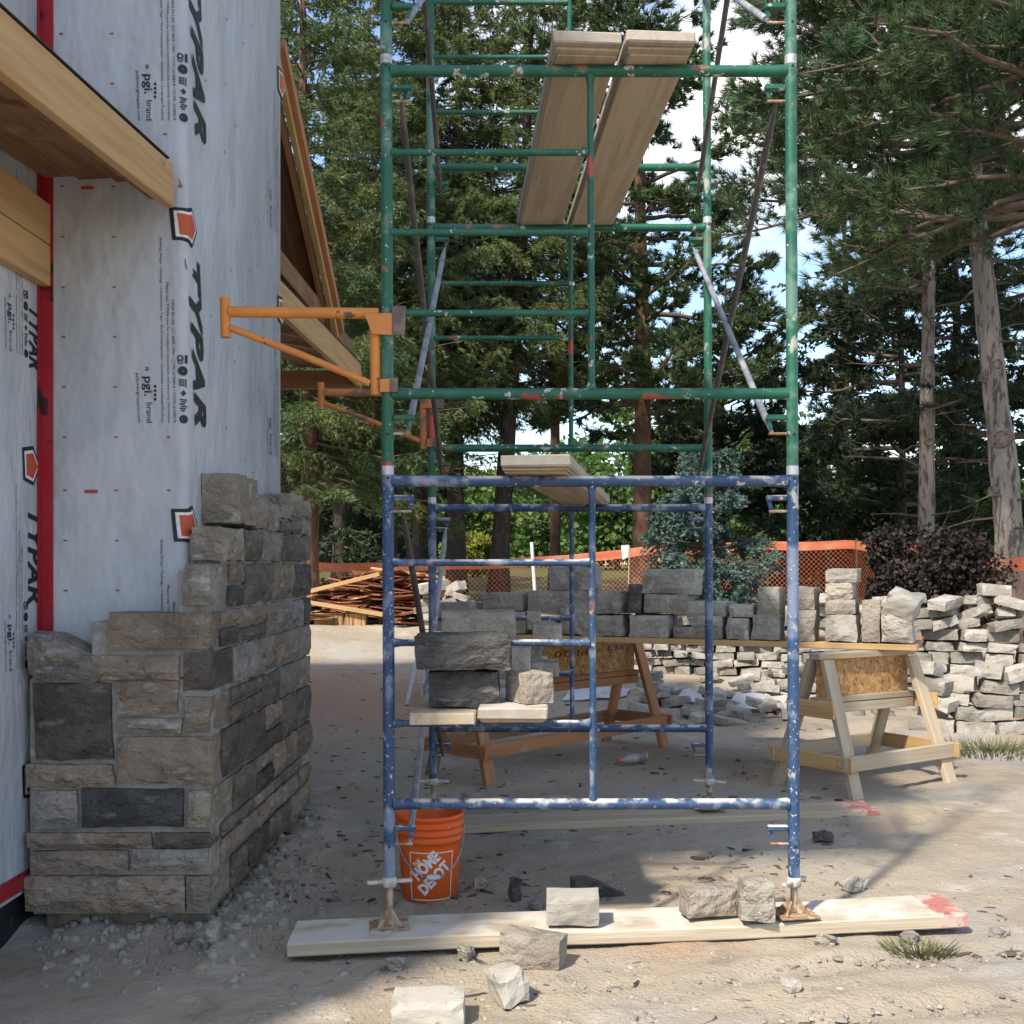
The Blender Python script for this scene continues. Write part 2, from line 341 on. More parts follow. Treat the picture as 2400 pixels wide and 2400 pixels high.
class MB:
    def __init__(s):
        s.v, s.f, s.sm, s.lc = [], [], [], []
    def add(s, vs, fs, lcs, smooth=False):
        n = len(s.v)
        s.v += [tuple(v) for v in vs]
        s.lc += [tuple(v) for v in lcs]
        for f in fs:
            s.f.append([i + n for i in f])
            s.sm.append(smooth)
        return s
    def box(s, c, size, ax=None, bev=0.003, jit=0.0):
        """chamfered box; ax = three unit vectors (length axis first)"""
        c = Vector(c)
        ax = ax or (Vector((1, 0, 0)), Vector((0, 1, 0)), Vector((0, 0, 1)))
        h = [d / 2 for d in size]
        b = min(bev, min(h) * 0.6)
        off = Vector((R() * 40, R() * 40, R() * 40))
        vs, lcs, idx = [], [], {}
        for sx in (-1, 1):
            for sy in (-1, 1):
                for sz in (-1, 1):
                    sg = (sx, sy, sz)
                    for k in range(3):
                        l = Vector([sg[i] * (h[i] if i == k else h[i] - b) for i in range(3)])
                        if jit: l += Vector((U(-jit, jit), U(-jit, jit), U(-jit, jit)))
                        idx[(sg, k)] = len(vs)
                        vs.append(c + ax[0] * l.x + ax[1] * l.y + ax[2] * l.z)
                        lcs.append(l + off)
        fs = []
        def quad(ks):
            cen = sum((vs[i] for i in ks), Vector()) / len(ks)
            nrm = (vs[ks[1]] - vs[ks[0]]).cross(vs[ks[2]] - vs[ks[0]])
            if nrm.dot(cen - c) < 0: ks = ks[::-1]
            fs.append(ks)
        for k in range(3):
            i, j = [a for a in range(3) if a != k]
            for sk in (-1, 1):
                ring = []
                for si, sj in ((-1, -1), (1, -1), (1, 1), (-1, 1)):
                    sg = [0, 0, 0]; sg[k] = sk; sg[i] = si; sg[j] = sj
                    ring.append(idx[(tuple(sg), k)])
                quad(ring)
            for si in (-1, 1):
                for sj in (-1, 1):
                    a = [0, 0, 0]; a[i] = si; a[j] = sj
                    a1 = list(a); a1[k] = -1
                    a2 = list(a); a2[k] = 1
                    quad([idx[(tuple(a1), i)], idx[(tuple(a2), i)], idx[(tuple(a2), j)], idx[(tuple(a1), j)]])
        for sx in (-1, 1):
            for sy in (-1, 1):
                for sz in (-1, 1):
                    quad([idx[((sx, sy, sz), k)] for k in range(3)])
        return s.add(vs, fs, lcs)
    def board(s, p0, p1, w, t, up=(0, 0, 1), bev=0.003, jit=0.0):
        """board from p0 to p1 (centre line); t is its thickness along 'up', w across"""
        p0, p1 = Vector(p0), Vector(p1)
        a = (p1 - p0).normalized()
        u = Vector(up)
        u = (u - a * u.dot(a)).normalized()
        sd = u.cross(a).normalized()
        return s.box((p0 + p1) / 2, ((p1 - p0).length, w, t), (a, sd, u), bev, jit)
    def tube(s, pts, r, n=12, caps=True, hollow=False):
        """smooth round bar along pts; r = radius or list of radii"""
        pts = [Vector(p) for p in pts]
        rs = r if isinstance(r, (list, tuple)) else [r] * len(pts)
        off = Vector((R() * 40, R() * 40, R() * 40))
        vs, lcs, fs = [], [], []
        L = 0
        t0 = (pts[1] - pts[0]).normalized()
        up = Vector((0, 0, 1)) if abs(t0.z) < 0.9 else Vector((1, 0, 0))
        u = (up - t0 * up.dot(t0)).normalized()
        for i, p in enumerate(pts):
            t = (pts[min(i + 1, len(pts) - 1)] - pts[max(i - 1, 0)]).normalized()
            u = (u - t * u.dot(t)).normalized()
            w = t.cross(u)
            if i: L += (p - pts[i - 1]).length
            for k in range(n):
                a = 2 * math.pi * k / n
                d = u * math.cos(a) + w * math.sin(a)
                vs.append(p + d * rs[i])
                lcs.append(off + Vector((L, math.cos(a) * rs[i], math.sin(a) * rs[i])))
        for i in range(len(pts) - 1):
            for k in range(n):
                k2 = (k + 1) % n
                fs.append([i * n + k, i * n + k2, (i + 1) * n + k2, (i + 1) * n + k])
        s.add(vs, fs, lcs, True)
        if caps:
            for e, rev in ((0, True), (len(pts) - 1, False)):
                ring = list(range(n))
                s.add(vs[e * n:(e + 1) * n], [ring[::-1] if rev else ring], lcs[e * n:(e + 1) * n])
        return s
    def lathe(s, c, prof, n=32, axis=(0, 0, 1)):
        """surface of revolution: prof = [(radius, height)...]"""
        c = Vector(c)
        z = Vector(axis).normalized()
        x = (Vector((1, 0, 0)) if abs(z.x) < 0.9 else Vector((0, 1, 0)))
        x = (x - z * x.dot(z)).normalized()
        y = z.cross(x)
        vs, lcs, fs = [], [], []
        for r, h in prof:
            for k in range(n):
                a = 2 * math.pi * k / n
                l = Vector((math.cos(a) * r, math.sin(a) * r, h))
                vs.append(c + x * l.x + y * l.y + z * l.z)
                lcs.append(l)
        for i in range(len(prof) - 1):
            for k in range(n):
                k2 = (k + 1) % n
                fs.append([i * n + k, i * n + k2, (i + 1) * n + k2, (i + 1) * n + k])
        return s.add(vs, fs, lcs, True)
    def prism(s, pts, d, bev=0):
        """polygon (list of points, counter-clockwise seen from the end the extrusion d points to)"""
        pts = [Vector(p) for p in pts]
        d = Vector(d)
        n = len(pts)
        off = Vector((R() * 40, R() * 40, R() * 40))
        vs = pts + [p + d for p in pts]
        fs = [list(range(n))[::-1], [i + n for i in range(n)]]
        for i in range(n):
            j = (i + 1) % n
            fs.append([i, j, j + n, i + n])
        return s.add(vs, fs, [v + off for v in vs])
    def build(s, name, mat, parent=None):
        me = bpy.data.meshes.new(name)
        o3 = parent_origin(parent)
        me.from_pydata([(v[0] - o3.x, v[1] - o3.y, v[2] - o3.z) for v in s.v], [], s.f)
        me.polygons.foreach_set('use_smooth', s.sm)
        at = me.attributes.new('lc', 'FLOAT_VECTOR', 'POINT')
        at.data.foreach_set('vector', np.array(s.lc, dtype=np.float32).ravel())
        return link(name, me, mat, parent)

def parent_origin(p):
    o = Vector((0, 0, 0))
    while p is not None:
        o = o + p.location
        p = p.parent
    return o

def np_mesh(name, V, k, mat, parent=None, smooth=False):
    """V: (n*k,3) array, one k-gon per k vertices"""
    V = np.asarray(V, dtype=np.float32).reshape(-1, 3)
    o3 = parent_origin(parent)
    V = V - np.array(o3, dtype=np.float32)
    n = len(V) // k
    me = bpy.data.meshes.new(name)
    me.vertices.add(n * k)
    me.vertices.foreach_set('co', V.ravel())
    me.loops.add(n * k)
    me.loops.foreach_set('vertex_index', np.arange(n * k, dtype=np.int32))
    me.polygons.add(n)
    me.polygons.foreach_set('loop_start', np.arange(0, n * k, k, dtype=np.int32))
    me.polygons.foreach_set('loop_total', np.full(n, k, dtype=np.int32))
    me.update(calc_edges=True)
    return link(name, me, mat, parent)

def tag(o, label=None, cat=None, group=None, kind=None):
    if label: o['label'] = label
    if cat: o['category'] = cat
    if group: o['group'] = group
    if kind: o['kind'] = kind
    return o
def thing(name, loc, label, cat, group=None):
    o = bpy.data.objects.new(name, None)
    o.empty_display_size = 0.1
    o.location = loc
    COL.objects.link(o)
    return tag(o, label, cat, group)
def copy_tree(o, parent=None):
    c = o.copy()
    COL.objects.link(c)
    c.parent = parent
    for ch in list(o.children): copy_tree(ch, c)
    return c

def block_mb(size, seed, n=(4, 2, 2), rough=0.06, chip=0.35, mb=None, mtx=None, front=0.0):
    """a hewn stone block: subdivided box with broken edges; size x,y,z; base centre at the origin"""
    rg = random.Random(seed)
    nx, ny, nz = n
    so = Vector((rg.random() * 90, rg.random() * 90, rg.random() * 90))
    mn = min(size)
    idx, vs, lcs = {}, [], []
    tx, ty = rg.uniform(-.05, .05), rg.uniform(-.05, .05)
    def vid(i, j, k):
        if (i, j, k) in idx: return idx[(i, j, k)]
        l = Vector(((i / nx - .5) * size[0], (j / ny - .5) * size[1], (k / nz - .5) * size[2]))
        ext = (i in (0, nx)) + (j in (0, ny)) + (k in (0, nz))
        d = noise.noise_vector(l * (1.3 / mn) + so) * (mn * rough)
        d += noise.noise_vector(l * (4 / mn) + so) * (mn * rough * 0.5)
        if ext >= 2:
            l2 = Vector((l.x, l.y, l.z))
            for a, lim in ((0, nx), (1, ny), (2, nz)):
                q = (i, j, k)[a]
                if q in (0, lim): l2[a] *= 1 - rg.random() * chip * 0.16 * (mn / size[a])
            l = l2
        elif front and j == 0:
            d.y -= front * (0.4 + 0.6 * rg.random())
        l = l + d
        l.x += l.z * tx
        l.y += l.z * ty
        idx[(i, j, k)] = len(vs)
        l.z += size[2] / 2
        vs.append(l)
        lcs.append(l + so)
        return idx[(i, j, k)]
    fs = []
    for i in range(nx):
        for k in range(nz):
            fs.append([vid(i, 0, k), vid(i + 1, 0, k), vid(i + 1, 0, k + 1), vid(i, 0, k + 1)])
            fs.append([vid(i, ny, k), vid(i, ny, k + 1), vid(i + 1, ny, k + 1), vid(i + 1, ny, k)])
    for j in range(ny):
        for k in range(nz):
            fs.append([vid(0, j, k), vid(0, j, k + 1), vid(0, j + 1, k + 1), vid(0, j + 1, k)])
            fs.append([vid(nx, j, k), vid(nx, j + 1, k), vid(nx, j + 1, k + 1), vid(nx, j, k + 1)])
    for i in range(nx):
        for j in range(ny):
            fs.append([vid(i, j, 0), vid(i, j + 1, 0), vid(i + 1, j + 1, 0), vid(i + 1, j, 0)])
            fs.append([vid(i, j, nz), vid(i + 1, j, nz), vid(i + 1, j + 1, nz), vid(i, j + 1, nz)])
    zmin = min(v.z for v in vs)
    for v in vs: v.z -= zmin
    mb = mb or MB()
    if mtx is not None: vs = [mtx @ v for v in vs]
    return mb.add(vs, fs, lcs)

def block(name, size, loc, rotz, mat, seed, label=None, cat='stone block', group=None, n=(4, 2, 2), rough=0.06, chip=0.6, rx=0, ry=0, parent=None, front=0.0):
    me_o = block_mb(size, seed, n, rough, chip, front=front).build(name, mat)
    me_o.location = loc
    me_o.rotation_euler = (rx, ry, rotz)
    if parent is not None:
        me_o.parent = parent
        me_o.location = Vector(loc) - parent_origin(parent)
    return tag(me_o, label, cat if label else None, group)

_txt = {}
def text_poly(body, shear=0.0, offset=0.0, spacing=1.0):
    """outline text as triangles in the unit box: returns verts (u right, v up), faces, aspect"""
    key = (body, shear, offset, spacing)
    if key in _txt: return _txt[key]
    cu = bpy.data.curves.new('t', 'FONT')
    cu.body = body
    cu.shear = shear
    cu.offset = offset
    cu.space_character = spacing
    cu.resolution_u = 3
    o = bpy.data.objects.new('t', cu)
    COL.objects.link(o)
    dg = bpy.context.evaluated_depsgraph_get()
    me = bpy.data.meshes.new_from_object(o.evaluated_get(dg))
    vs = [v.co.copy() for v in me.vertices]
    fs = [list(p.vertices) for p in me.polygons]
    bpy.data.objects.remove(o)
    bpy.data.curves.remove(cu)
    bpy.data.meshes.remove(me)
    x0, x1 = min(v.x for v in vs), max(v.x for v in vs)
    y0, y1 = min(v.y for v in vs), max(v.y for v in vs)
    vs = [((v.x - x0) / (x1 - x0), (v.y - y0) / (y1 - y0)) for v in vs]
    _txt[key] = (vs, fs, (x1 - x0) / (y1 - y0))
    return _txt[key]
def place_text(name, body, fn, mat, parent, shear=0.0, offset=0.0, spacing=1.0):
    """fn(u, v) -> world point for u, v in 0..1"""
    vs, fs, _ = text_poly(body, shear, offset, spacing)
    mb = MB()
    pts = [Vector(fn(u, v)) for u, v in vs]
    mb.add(pts, fs, pts)
    return mb.build(name, mat, parent)
# ------------------------------------------------------------------ ground
def make_ground():
    def axis(segs):
        out = []
        for a, b, st in segs:
            n = max(1, int(round((b - a) / st)))
            out += [a + (b - a) * i / n for i in range(n)]
        return out + [segs[-1][1]]
    xs = axis([(-400, -60, 60), (-60, -12, 4), (-12, -3, .5), (-3, -2.1, .1), (-2.1, 3.0, .03), (3.0, 6, .12), (6, 14, .6), (14, 60, 5), (60, 400, 60)])
    ys = axis([(-60, 0, 6), (0, 2.6, .3), (2.6, 6.4, .025), (6.4, 10, .06), (10, 16, .16), (16, 26, .5), (26, 60, 3), (60, 600, 40)])
    X, Y = np.meshgrid(xs, ys)
    Z = np.zeros_like(X)
    for j in range(X.shape[0]):
        for i in range(X.shape[1]):
            z = gh(X[j, i], Y[j, i])
            Z[j, i] = z
    # footprints pressed into the dust and two faint wheel ruts
    rf = np.random.RandomState(5)
    near = (Y > 2.6) & (Y < 10) & (X > -1.1) & (X < 3.2)
    for i in range(70):
        cx, cy, a = rf.uniform(-1.0, 3.0), rf.uniform(3.0, 9.0), rf.normal(1.2, .9)
        if cy < 5 and abs(cy - 4.36) < .35: continue
        dx, dy = X - cx, Y - cy
        u, v = dx * math.cos(a) + dy * math.sin(a), -dx * math.sin(a) + dy * math.cos(a)
        q = (u / .13) ** 2 + (v / .048) ** 2
        Z -= np.where(near & (q < 4), .011 * np.exp(-q ** 2) - .006 * np.exp(-((q - 1.8) / .6) ** 2), 0)
    for off in (0, .32):
        d = (Y - 3.25 - off * 1.3) - .30 * (X - .2) - .06 * np.sin(X * 2.1)
        Z -= np.where((X > .2) & (X < 6) & (np.abs(d) < .4), .014 * np.exp(-(d / .07) ** 2) - .008 * np.exp(-((np.abs(d) - .13) / .05) ** 2), 0) * np.clip((X - .2) * 1.5, 0, 1)
    nx, ny = len(xs), len(ys)
    V = np.stack([X, Y, Z], -1).reshape(-1, 3).astype(np.float32)
    idx = np.arange(nx * ny).reshape(ny, nx)
    Fq = np.stack([idx[:-1, :-1], idx[:-1, 1:], idx[1:, 1:], idx[1:, :-1]], -1).reshape(-1, 4).astype(np.int32)
    me = bpy.data.meshes.new('ground')
    me.vertices.add(len(V)); me.vertices.foreach_set('co', V.ravel())
    me.loops.add(Fq.size); me.loops.foreach_set('vertex_index', Fq.ravel())
    me.polygons.add(len(Fq)); me.polygons.foreach_set('loop_start', np.arange(0, Fq.size, 4, dtype=np.int32))
    me.polygons.foreach_set('loop_total', np.full(len(Fq), 4, dtype=np.int32))
    me.polygons.foreach_set('use_smooth', np.ones(len(Fq), dtype=bool))
    me.update(calc_edges=True)
    m = pm('trodden_sand', (0.395, 0.332, 0.252),
           [((0.325, 0.262, 0.192), 0.55, 0.40, 0.62), ((0.355, 0.325, 0.28), 0.8, 0.50, 0.68), ((0.36, 0.215, 0.13), 0.33, 0.55, 0.70),
            ((0.47, 0.42, 0.345), 2.2, 0.55, 0.75), ((0.25, 0.205, 0.16), 3.5, 0.60, 0.76), ((0.20, 0.165, 0.13), 26, 0.66, 0.74), ((0.46, 0.43, 0.385), 48, 0.68, 0.74)],
           0.95, [(4, 0.5, 0.06), (15, 0.45, 0.03, None, 3), (70, 0.9, 0.014, None, 4), (240, 0.8, 0.005)], coord='pos')
    # a patch of rust-brown subsoil tracked out behind the tower
    nt = m.node_tree
    bs = [n for n in nt.nodes if n.type == 'BSDF_PRINCIPLED'][0]
    src = bs.inputs['Base Color'].links[0].from_socket
    geo = nt.nodes.new('ShaderNodeNewGeometry')
    mp = nt.nodes.new('ShaderNodeMapping')
    mp.inputs['Location'].default_value = (1.55 / 2.6, -10.6 / 2.0, 0)
    mp.inputs['Scale'].default_value = (1 / 2.6, 1 / 2.0, 0)
    nt.links.new(geo.outputs['Position'], mp.inputs['Vector'])
    ln = nt.nodes.new('ShaderNodeVectorMath'); ln.operation = 'LENGTH'
    nt.links.new(mp.outputs['Vector'], ln.inputs[0])
    ad = nt.nodes.new('ShaderNodeMath'); ad.operation = 'MULTIPLY_ADD'
    nt.links.new(_noise(nt, geo.outputs['Position'], 1.6, 5), ad.inputs[0]); ad.inputs[1].default_value = 1.1
    nt.links.new(ln.outputs['Value'], ad.inputs[2])
    mr = nt.nodes.new('ShaderNodeMapRange'); mr.interpolation_type = 'SMOOTHSTEP'
    mr.inputs['From Min'].default_value = 1.55; mr.inputs['From Max'].default_value = 0.75; mr.inputs['To Max'].default_value = .8
    nt.links.new(ad.outputs[0], mr.inputs['Value'])
    mx = nt.nodes.new('ShaderNodeMix'); mx.data_type = 'RGBA'
    nt.links.new(mr.outputs['Result'], mx.inputs['Factor']); nt.links.new(src, mx.inputs['A'])
    mx.inputs['B'].default_value = (0.345, 0.195, 0.115, 1)
    nt.links.new(mx.outputs['Result'], bs.inputs['Base Color'])
    tag(link('ground', me, m), 'dry trodden sandy ground of the building site', None, None, 'structure')
    # lawn beyond the netting fence: a sheet just above the ground
    V, Fs = [], []
    gx = [-160, -60, -30, -18, -12, -8, -5, -2, 0, 2, 4, 6, 8, 11, 15, 22, 40, 160]
    gy = [20.6, 22, 24, 27, 30, 34, 38, 44, 52, 62, 80, 120, 300]
    for y in gy:
        for x in gx: V.append((x, y, gz(x, y) + 0.03))
    n = len(gx)
    for j in range(len(gy) - 1):
        for i in range(n - 1): Fs.append([j * n + i, j * n + i + 1, (j + 1) * n + i + 1, (j + 1) * n + i])
    m = pm('mown_lawn', (0.085, 0.098, 0.024), [((0.062, 0.080, 0.020), 1.2, 0.42, 0.62), ((0.10, 0.10, 0.034), 6, 0.58, 0.75)], 0.9, [(30, 0.8, 0.05)], coord='pos')
    mb = MB(); mb.add(V, Fs, V)
    tag(mb.build('lawn', m), 'mown lawn beyond the orange netting fence', None, None, 'structure')
make_ground()

# ------------------------------------------------------------------ house
TX, TY, TY2, WX = -1.40, 4.73, 6.53, -2.00           # tower right face, front face, rear face; main wall plane
house = thing('house', (WX, TY, 0), 'unfinished house wrapped in pale grey building wrap with bare timber eaves', 'house')

def strip_wall(name, prof, z0, z1, nz, parent, mat='wrap'):
    vs, fs = [], []
    n = len(prof)
    for k in range(nz + 1):
        z = z0 + (z1 - z0) * k / nz
        for x, y in prof: vs.append((x, y, z))
    for k in range(nz):
        for i in range(n - 1): fs.append([k * n + i, k * n + i + 1, (k + 1) * n + i + 1, (k + 1) * n + i])
    mb = MB(); mb.add(vs, fs, vs, True)
    return mb.build(name, mat, parent)
RC = 0.04
arc = [(TX - RC + RC * math.sin(a), TY + RC - RC * math.cos(a)) for a in [math.pi / 2 * i / 6 for i in range(7)]]
prof = [(WX, TY), (-1.7, TY - 0.004)] + arc + [(TX + 0.004, 5.4), (TX, TY2), (WX - .5, TY2)]
tower = strip_wall('tower_wall', prof, 0.08, 6.6, 40, house)
main_wall = strip_wall('main_wall', [(-7.5, 1.9), (WX, 1.9), (WX, 3.0), (WX, TY), (WX, 9.2), (-7.5, 9.2)], 0.12, 3.05, 20, house)
upper = strip_wall('upper_wall', [(-7.5, 1.75), (WX, 1.75), (WX, 3.2), (WX, 7.2), (-7.5, 7.2)], 3.05, 6.5, 16, house)  # a strip is in view; the unseen front part is shaped to shade the yard
mb = MB(); mb.box((-4.6, 4.05, 6.6), (6.1, 6.7, 0.16), bev=0.01); mb.build('shade_roof', 'soffit', house)  # unseen slab, added with a deep overhang to cast shade over the yard
mb = MB(); mb.box((-4.8, 5.5, 3.6), (5.4, 7.3, 0.1), bev=0.01); mb.build('ceiling', 'soffit', house)
mb = MB(); mb.box((-1.72, 5.63, 6.68), (0.9, 2.1, 0.12), bev=0.01); mb.build('tower_roof', 'soffit', house)
mb = MB(); mb.box((-4.75, 5.55, 0.02), (5.46, 7.26, 0.28), bev=0.005); mb.build('foundation', 'membrane', house)
mb = MB(); mb.box((-1.7, 5.62, 0.0), (0.58, 1.76, 0.3), bev=0.005); mb.build('tower_foundation', 'membrane', house)
mb = MB(); mb.board((WX + .006, 1.9, 0.20), (WX + .006, TY - .01, 0.17), 0.07, 0.006, up=(1, 0, 0)); mb.build('sill_tape', 'tape', house)

def wrapuv(u, z, d=0.0025):
    """point on the tower's wrap: u runs round the rounded corner, 0 at its middle"""
    q = RC * math.pi / 4
    if u < -q: return Vector((TX - RC + (u + q), TY - d - 0.003, z))
    if u > q: return Vector((TX + d + 0.004, TY + RC + (u - q), z))
    a = (u + q) / (2 * q) * math.pi / 2
    return Vector((TX - RC + (RC + d + .002) * math.sin(a), TY + RC - (RC + d + .002) * math.cos(a), z))
q0 = RC * math.pi / 4
def u_front(px): return (px - CX) * TY / F - (TX - RC) - q0
def u_right(px): return -TX * F / (CX - px) - (TY + RC) + q0
def zf(py, Y=TY): return CZ - (py - CY) * Y / F

# red tape and its inner-corner strip
mb = MB()
mb.box(((WX + -1.944) / 2, TY - .006, 3.0), (0.056, 0.004, 4.6), bev=.001)
mb.build('red_tape', 'tape', tower)
mb = MB(); mb.box((WX + .005, TY - .02, 3.0), (0.004, 0.03, 4.6), bev=.001); mb.build('red_tape', 'tape', main_wall)

# lettering: u0 = left side of the glyph column (letter feet), u1 = right side (letter tops)
def vtext(parent, body, u0, u1, z0, z1, fn, tilt=0.0, **kw):
    def f(a, b):
        z = z0 + (z1 - z0) * a
        return fn(u0 + (u1 - u0) * b + tilt * a, z)
    place_text('lettering', body, f, kw.pop('mat', 'print'), parent, **kw)
LINES = [('MADE IN USA  ICC #ESR-1404 • CCMC #12884-R • CCMC #12892-R', 402, 409, 288),
         ('Please visit TYPAR.com for installation instructions and warranty information', 388, 396, 328),
         ('Building Wraps • Flashings • Construction Tape • Roof Underlayment • Geotextiles • Landscape Products', 373, 381, 433),
         ('polymergroupinc.com', 317, 327, 116)]
def print_block(yend, parent, fn, umap, sx=1.0, zmap=zf):
    for body, a, b, ln in LINES:
        vtext(parent, body, umap(a), umap(b), zmap(yend - ln), zmap(yend), fn, tilt=0.008)
    vtext(parent, 'a', umap(342), umap(350), zmap(yend - 131), zmap(yend - 121), fn)
    vtext(parent, 'pgi.', umap(333), umap(358), zmap(yend - 108), zmap(yend - 62), fn, offset=0.012)
    vtext(parent, 'brand', umap(344), umap(358), zmap(yend - 47), zmap(yend), fn)
    mbd = MB()
    for k in range(4):
        zc, uc = zmap(yend - 85 + k * 10), umap(364.5)
        ring = [fn(uc + .006 * math.cos(t), zc + .006 * math.sin(t)) for t in [i * math.pi / 4 for i in range(8)]]
        mbd.add(ring, [list(range(8))], ring)
    mbd.build('logo_dots', 'print', parent)
    mbi = MB()
    du = umap(430) - umap(420)
    def quad(y0, y1, a, b):
        q = [fn(umap(a), zmap(y1)), fn(umap(b), zmap(y1)), fn(umap(b), zmap(y0)), fn(umap(a), zmap(y0))]
        mbi.add(q, [[0, 1, 2, 3]], q)
    def ringq(yc, xc, r0, r1, n=14):
        uc, zc = umap(xc), zmap(yc)
        k = (umap(xc + 1) - umap(xc)); kz = zmap(0) - zmap(1)
        vs = [fn(uc + r * k * math.cos(t), zc + r * kz * math.sin(t)) for r in (r0, r1) for t in [i * 2 * math.pi / n for i in range(n)]]
        mbi.add(vs, [[i, (i + 1) % n, (i + 1) % n + n, i + n] for i in range(n)], vs)
    quad(yend - 160, yend - 140, 432, 439)
    ringq(yend - 152, 422, 4, 7); ringq(yend - 143, 422, 3, 5.5)
    ringq(yend - 122, 428, 2, 11)
    for k in range(5): quad(yend - 103 + k * 3.6, yend - 101 + k * 3.6, 419, 431)
    quad(yend - 104, yend - 84, 433, 436)
    ringq(yend - 70, 429, 4.5, 7, 4); quad(yend - 73, yend - 66, 427, 432)
    for k in range(6): quad(yend - 56 + k * 5.2, yend - 53 + k * 5.2, 421 + (k % 2) * 3, 438 - (k % 3) * 3)
    ringq(yend - 9, 430, 5, 10); quad(yend - 13, yend - 5, 427, 434)
    mbi.build('approval_icons', 'print', parent)
for ye in (283, 991, 1699):
    if ye < 1500: print_block(ye, tower, wrapuv, u_front)
# the third repeat starts above the stonework and is cut off by it
for (body, a, b, ln) in LINES[:3]:
    ye = 1699
    vtext(tower, body, u_front(a + 2), u_front(b + 2), zf(ye - ln), zf(ye), wrapuv, tilt=0.008)

def big_text(yT, yR, fn, parent, ua, ub, tilt, zmap):
    vtext(parent, 'TYPAR', ua, ub, zmap(yT), zmap(yR), fn, tilt=tilt, shear=0.22, offset=0.036, spacing=1.08)
YM = 4.86
zr = lambda py: zf(py, YM)
big_text(-75, 320, wrapuv, tower, -0.004, 0.165, 0.11, zr)
big_text(611, 1000, wrapuv, tower, -0.004, 0.165, 0.11, zr)

def shield(parent, fn, u0, z0, w, h, names=True):
    out = [(-.5, .5), (.10, .55), (.5, .02), (.12, -.52), (-.42, -.5)]
    for sc, mt, d in ((1.0, 'print', .0), (.80, 'print_white', .0012), (.64, 'print_orange', .0024)):
        vs, fs = [], []
        n = 10
        for k in range(n + 1):
            yv = .55 - 1.07 * k / n
            # span of the outline at this height
            xs = []
            for i in range(5):
                (ax, ay), (bx, by) = out[i], out[(i + 1) % 5]
                if (ay - yv) * (by - yv) <= 0 and ay != by:
                    xs.append(ax + (bx - ax) * (yv - ay) / (by - ay))
            if len(xs) < 2: xs = [xs[0], xs[0]] if xs else [0, 0]
            a, b = min(xs), max(xs)
            for j in range(9):
                u = (a + (b - a) * j / 8) * sc
                p = fn(u0 + (u + .5) * w, z0 + (yv * sc - .02) * h)
                nrm = fn(u0 + (u + .5) * w, z0, 0.0025 + d) - fn(u0 + (u + .5) * w, z0, 0.0025)
                vs.append(p + nrm)
        for k in range(n):
            for j in range(8): fs.append([k * 9 + j, k * 9 + j + 1, (k + 1) * 9 + j + 1, (k + 1) * 9 + j][::-1])
        mb = MB(); mb.add(vs, fs, vs); mb.build('shield_emblem', mt, parent)
shield(tower, wrapuv, -0.062, zf(527, 4.75), 0.185, 0.155)
shield(tower, wrapuv, -0.055, zf(1231, 4.75), 0.185, 0.155)
shield(tower, lambda u, z, d=.0025: Vector((TX + d + .002, 6.44 + u, z)), 0.0, zf(190, 6.5), 0.2, 0.155)
shield(tower, lambda u, z, d=.0025: Vector((TX + d + .002, 6.44 + u, z)), 0.0, zf(725, 6.5), 0.2, 0.155)
# far repeat of the print at the rear edge of the tower's side
rw = lambda u, z, d=.0025: Vector((TX + d + .002, u, z))
for ye in (540, 1068):
    zz = lambda py: zf(py, 6.35)
    vtext(tower, 'pgi. brand', 6.24, 6.30, zz(ye - 82), zz(ye), rw)
    vtext(tower, 'polymergroupinc.com', 6.19, 6.215, zz(ye - 82), zz(ye), rw)
    for k, (b0, ln) in enumerate(((LINES[2][0], 330), (LINES[1][0], 250), (LINES[0][0], 210))):
        vtext(tower, b0, 6.345 + k * .045, 6.37 + k * .045, zz(ye - ln), zz(ye), rw)
# left wall: the same print, seen edge-on, partly under the tape
lw = lambda u, z, d=.0025: Vector((WX + d, u, z))
uL = lambda px: TY - 0.36 + (px - 300) / 570.8 * 0.98
zl = lambda py: zf(py, 4.5)
print_block(827, main_wall, lw, uL, zmap=zl)
print_block(1570, main_wall, lw, uL, zmap=zl)
big_text(700, 850, lw, main_wall, TY - .11, TY - .0, 0.0, zl)
big_text(1190, 1420, lw, main_wall, TY - .12, TY - .0, 0.0, zl)
shield(main_wall, lw, TY - .175, zl(1083), 0.17, 0.15)
shield(main_wall, lw, TY - .175, zl(1840), 0.17, 0.15)

# small red dashes and fixings printed on / driven through the wrap
mbd = MB()
def dash(px, py, w=9, h=3.6):
    c = [wrapuv(u_front(px + sx * w / 2), zf(py + sy * h / 2)) for sx, sy in ((-1, 1), (1, 1), (1, -1), (-1, -1))]
    mbd.add(c, [[0, 1, 2, 3]], c)
for i, py in enumerate((80, 197, 315, 438, 556, 674, 790, 907, 1025, 1149, 1267, 1384)):
    dash(144 + i * 1.0, py); dash(263 + i * 1.2, py)
    if i in (2, 8, 9): dash(385 + i * 1.3, py)
dash(215, 1152, 31, 8); dash(206, 441, 30, 8)
tag(mbd.build('red_dashes', 'dash', tower), kind='stuff')
mbf = MB()
rg = random.Random(3)
for k in range(46):
    c = wrapuv(rg.uniform(.12, 1.7), 1.35 + 2.9 * (k / 46) + rg.uniform(-.05, .05))
    ring = [c + Vector((0, .007 * math.cos(t), .005 * math.sin(t))) for t in [i * math.pi / 3 for i in range(6)]]
    mbf.add(ring, [list(range(6))], ring)
tag(mbf.build('staples', 'print', tower), kind='stuff')
mb = MB()
tri = [wrapuv(u_front(x), zf(y), .004) for x, y in ((418, 417), (428, 438), (416, 441), (421, 430))]
mb.add(tri, [[0, 1, 2, 3][::-1]], tri); mb.build('wrap_tear', 'soffit', tower)

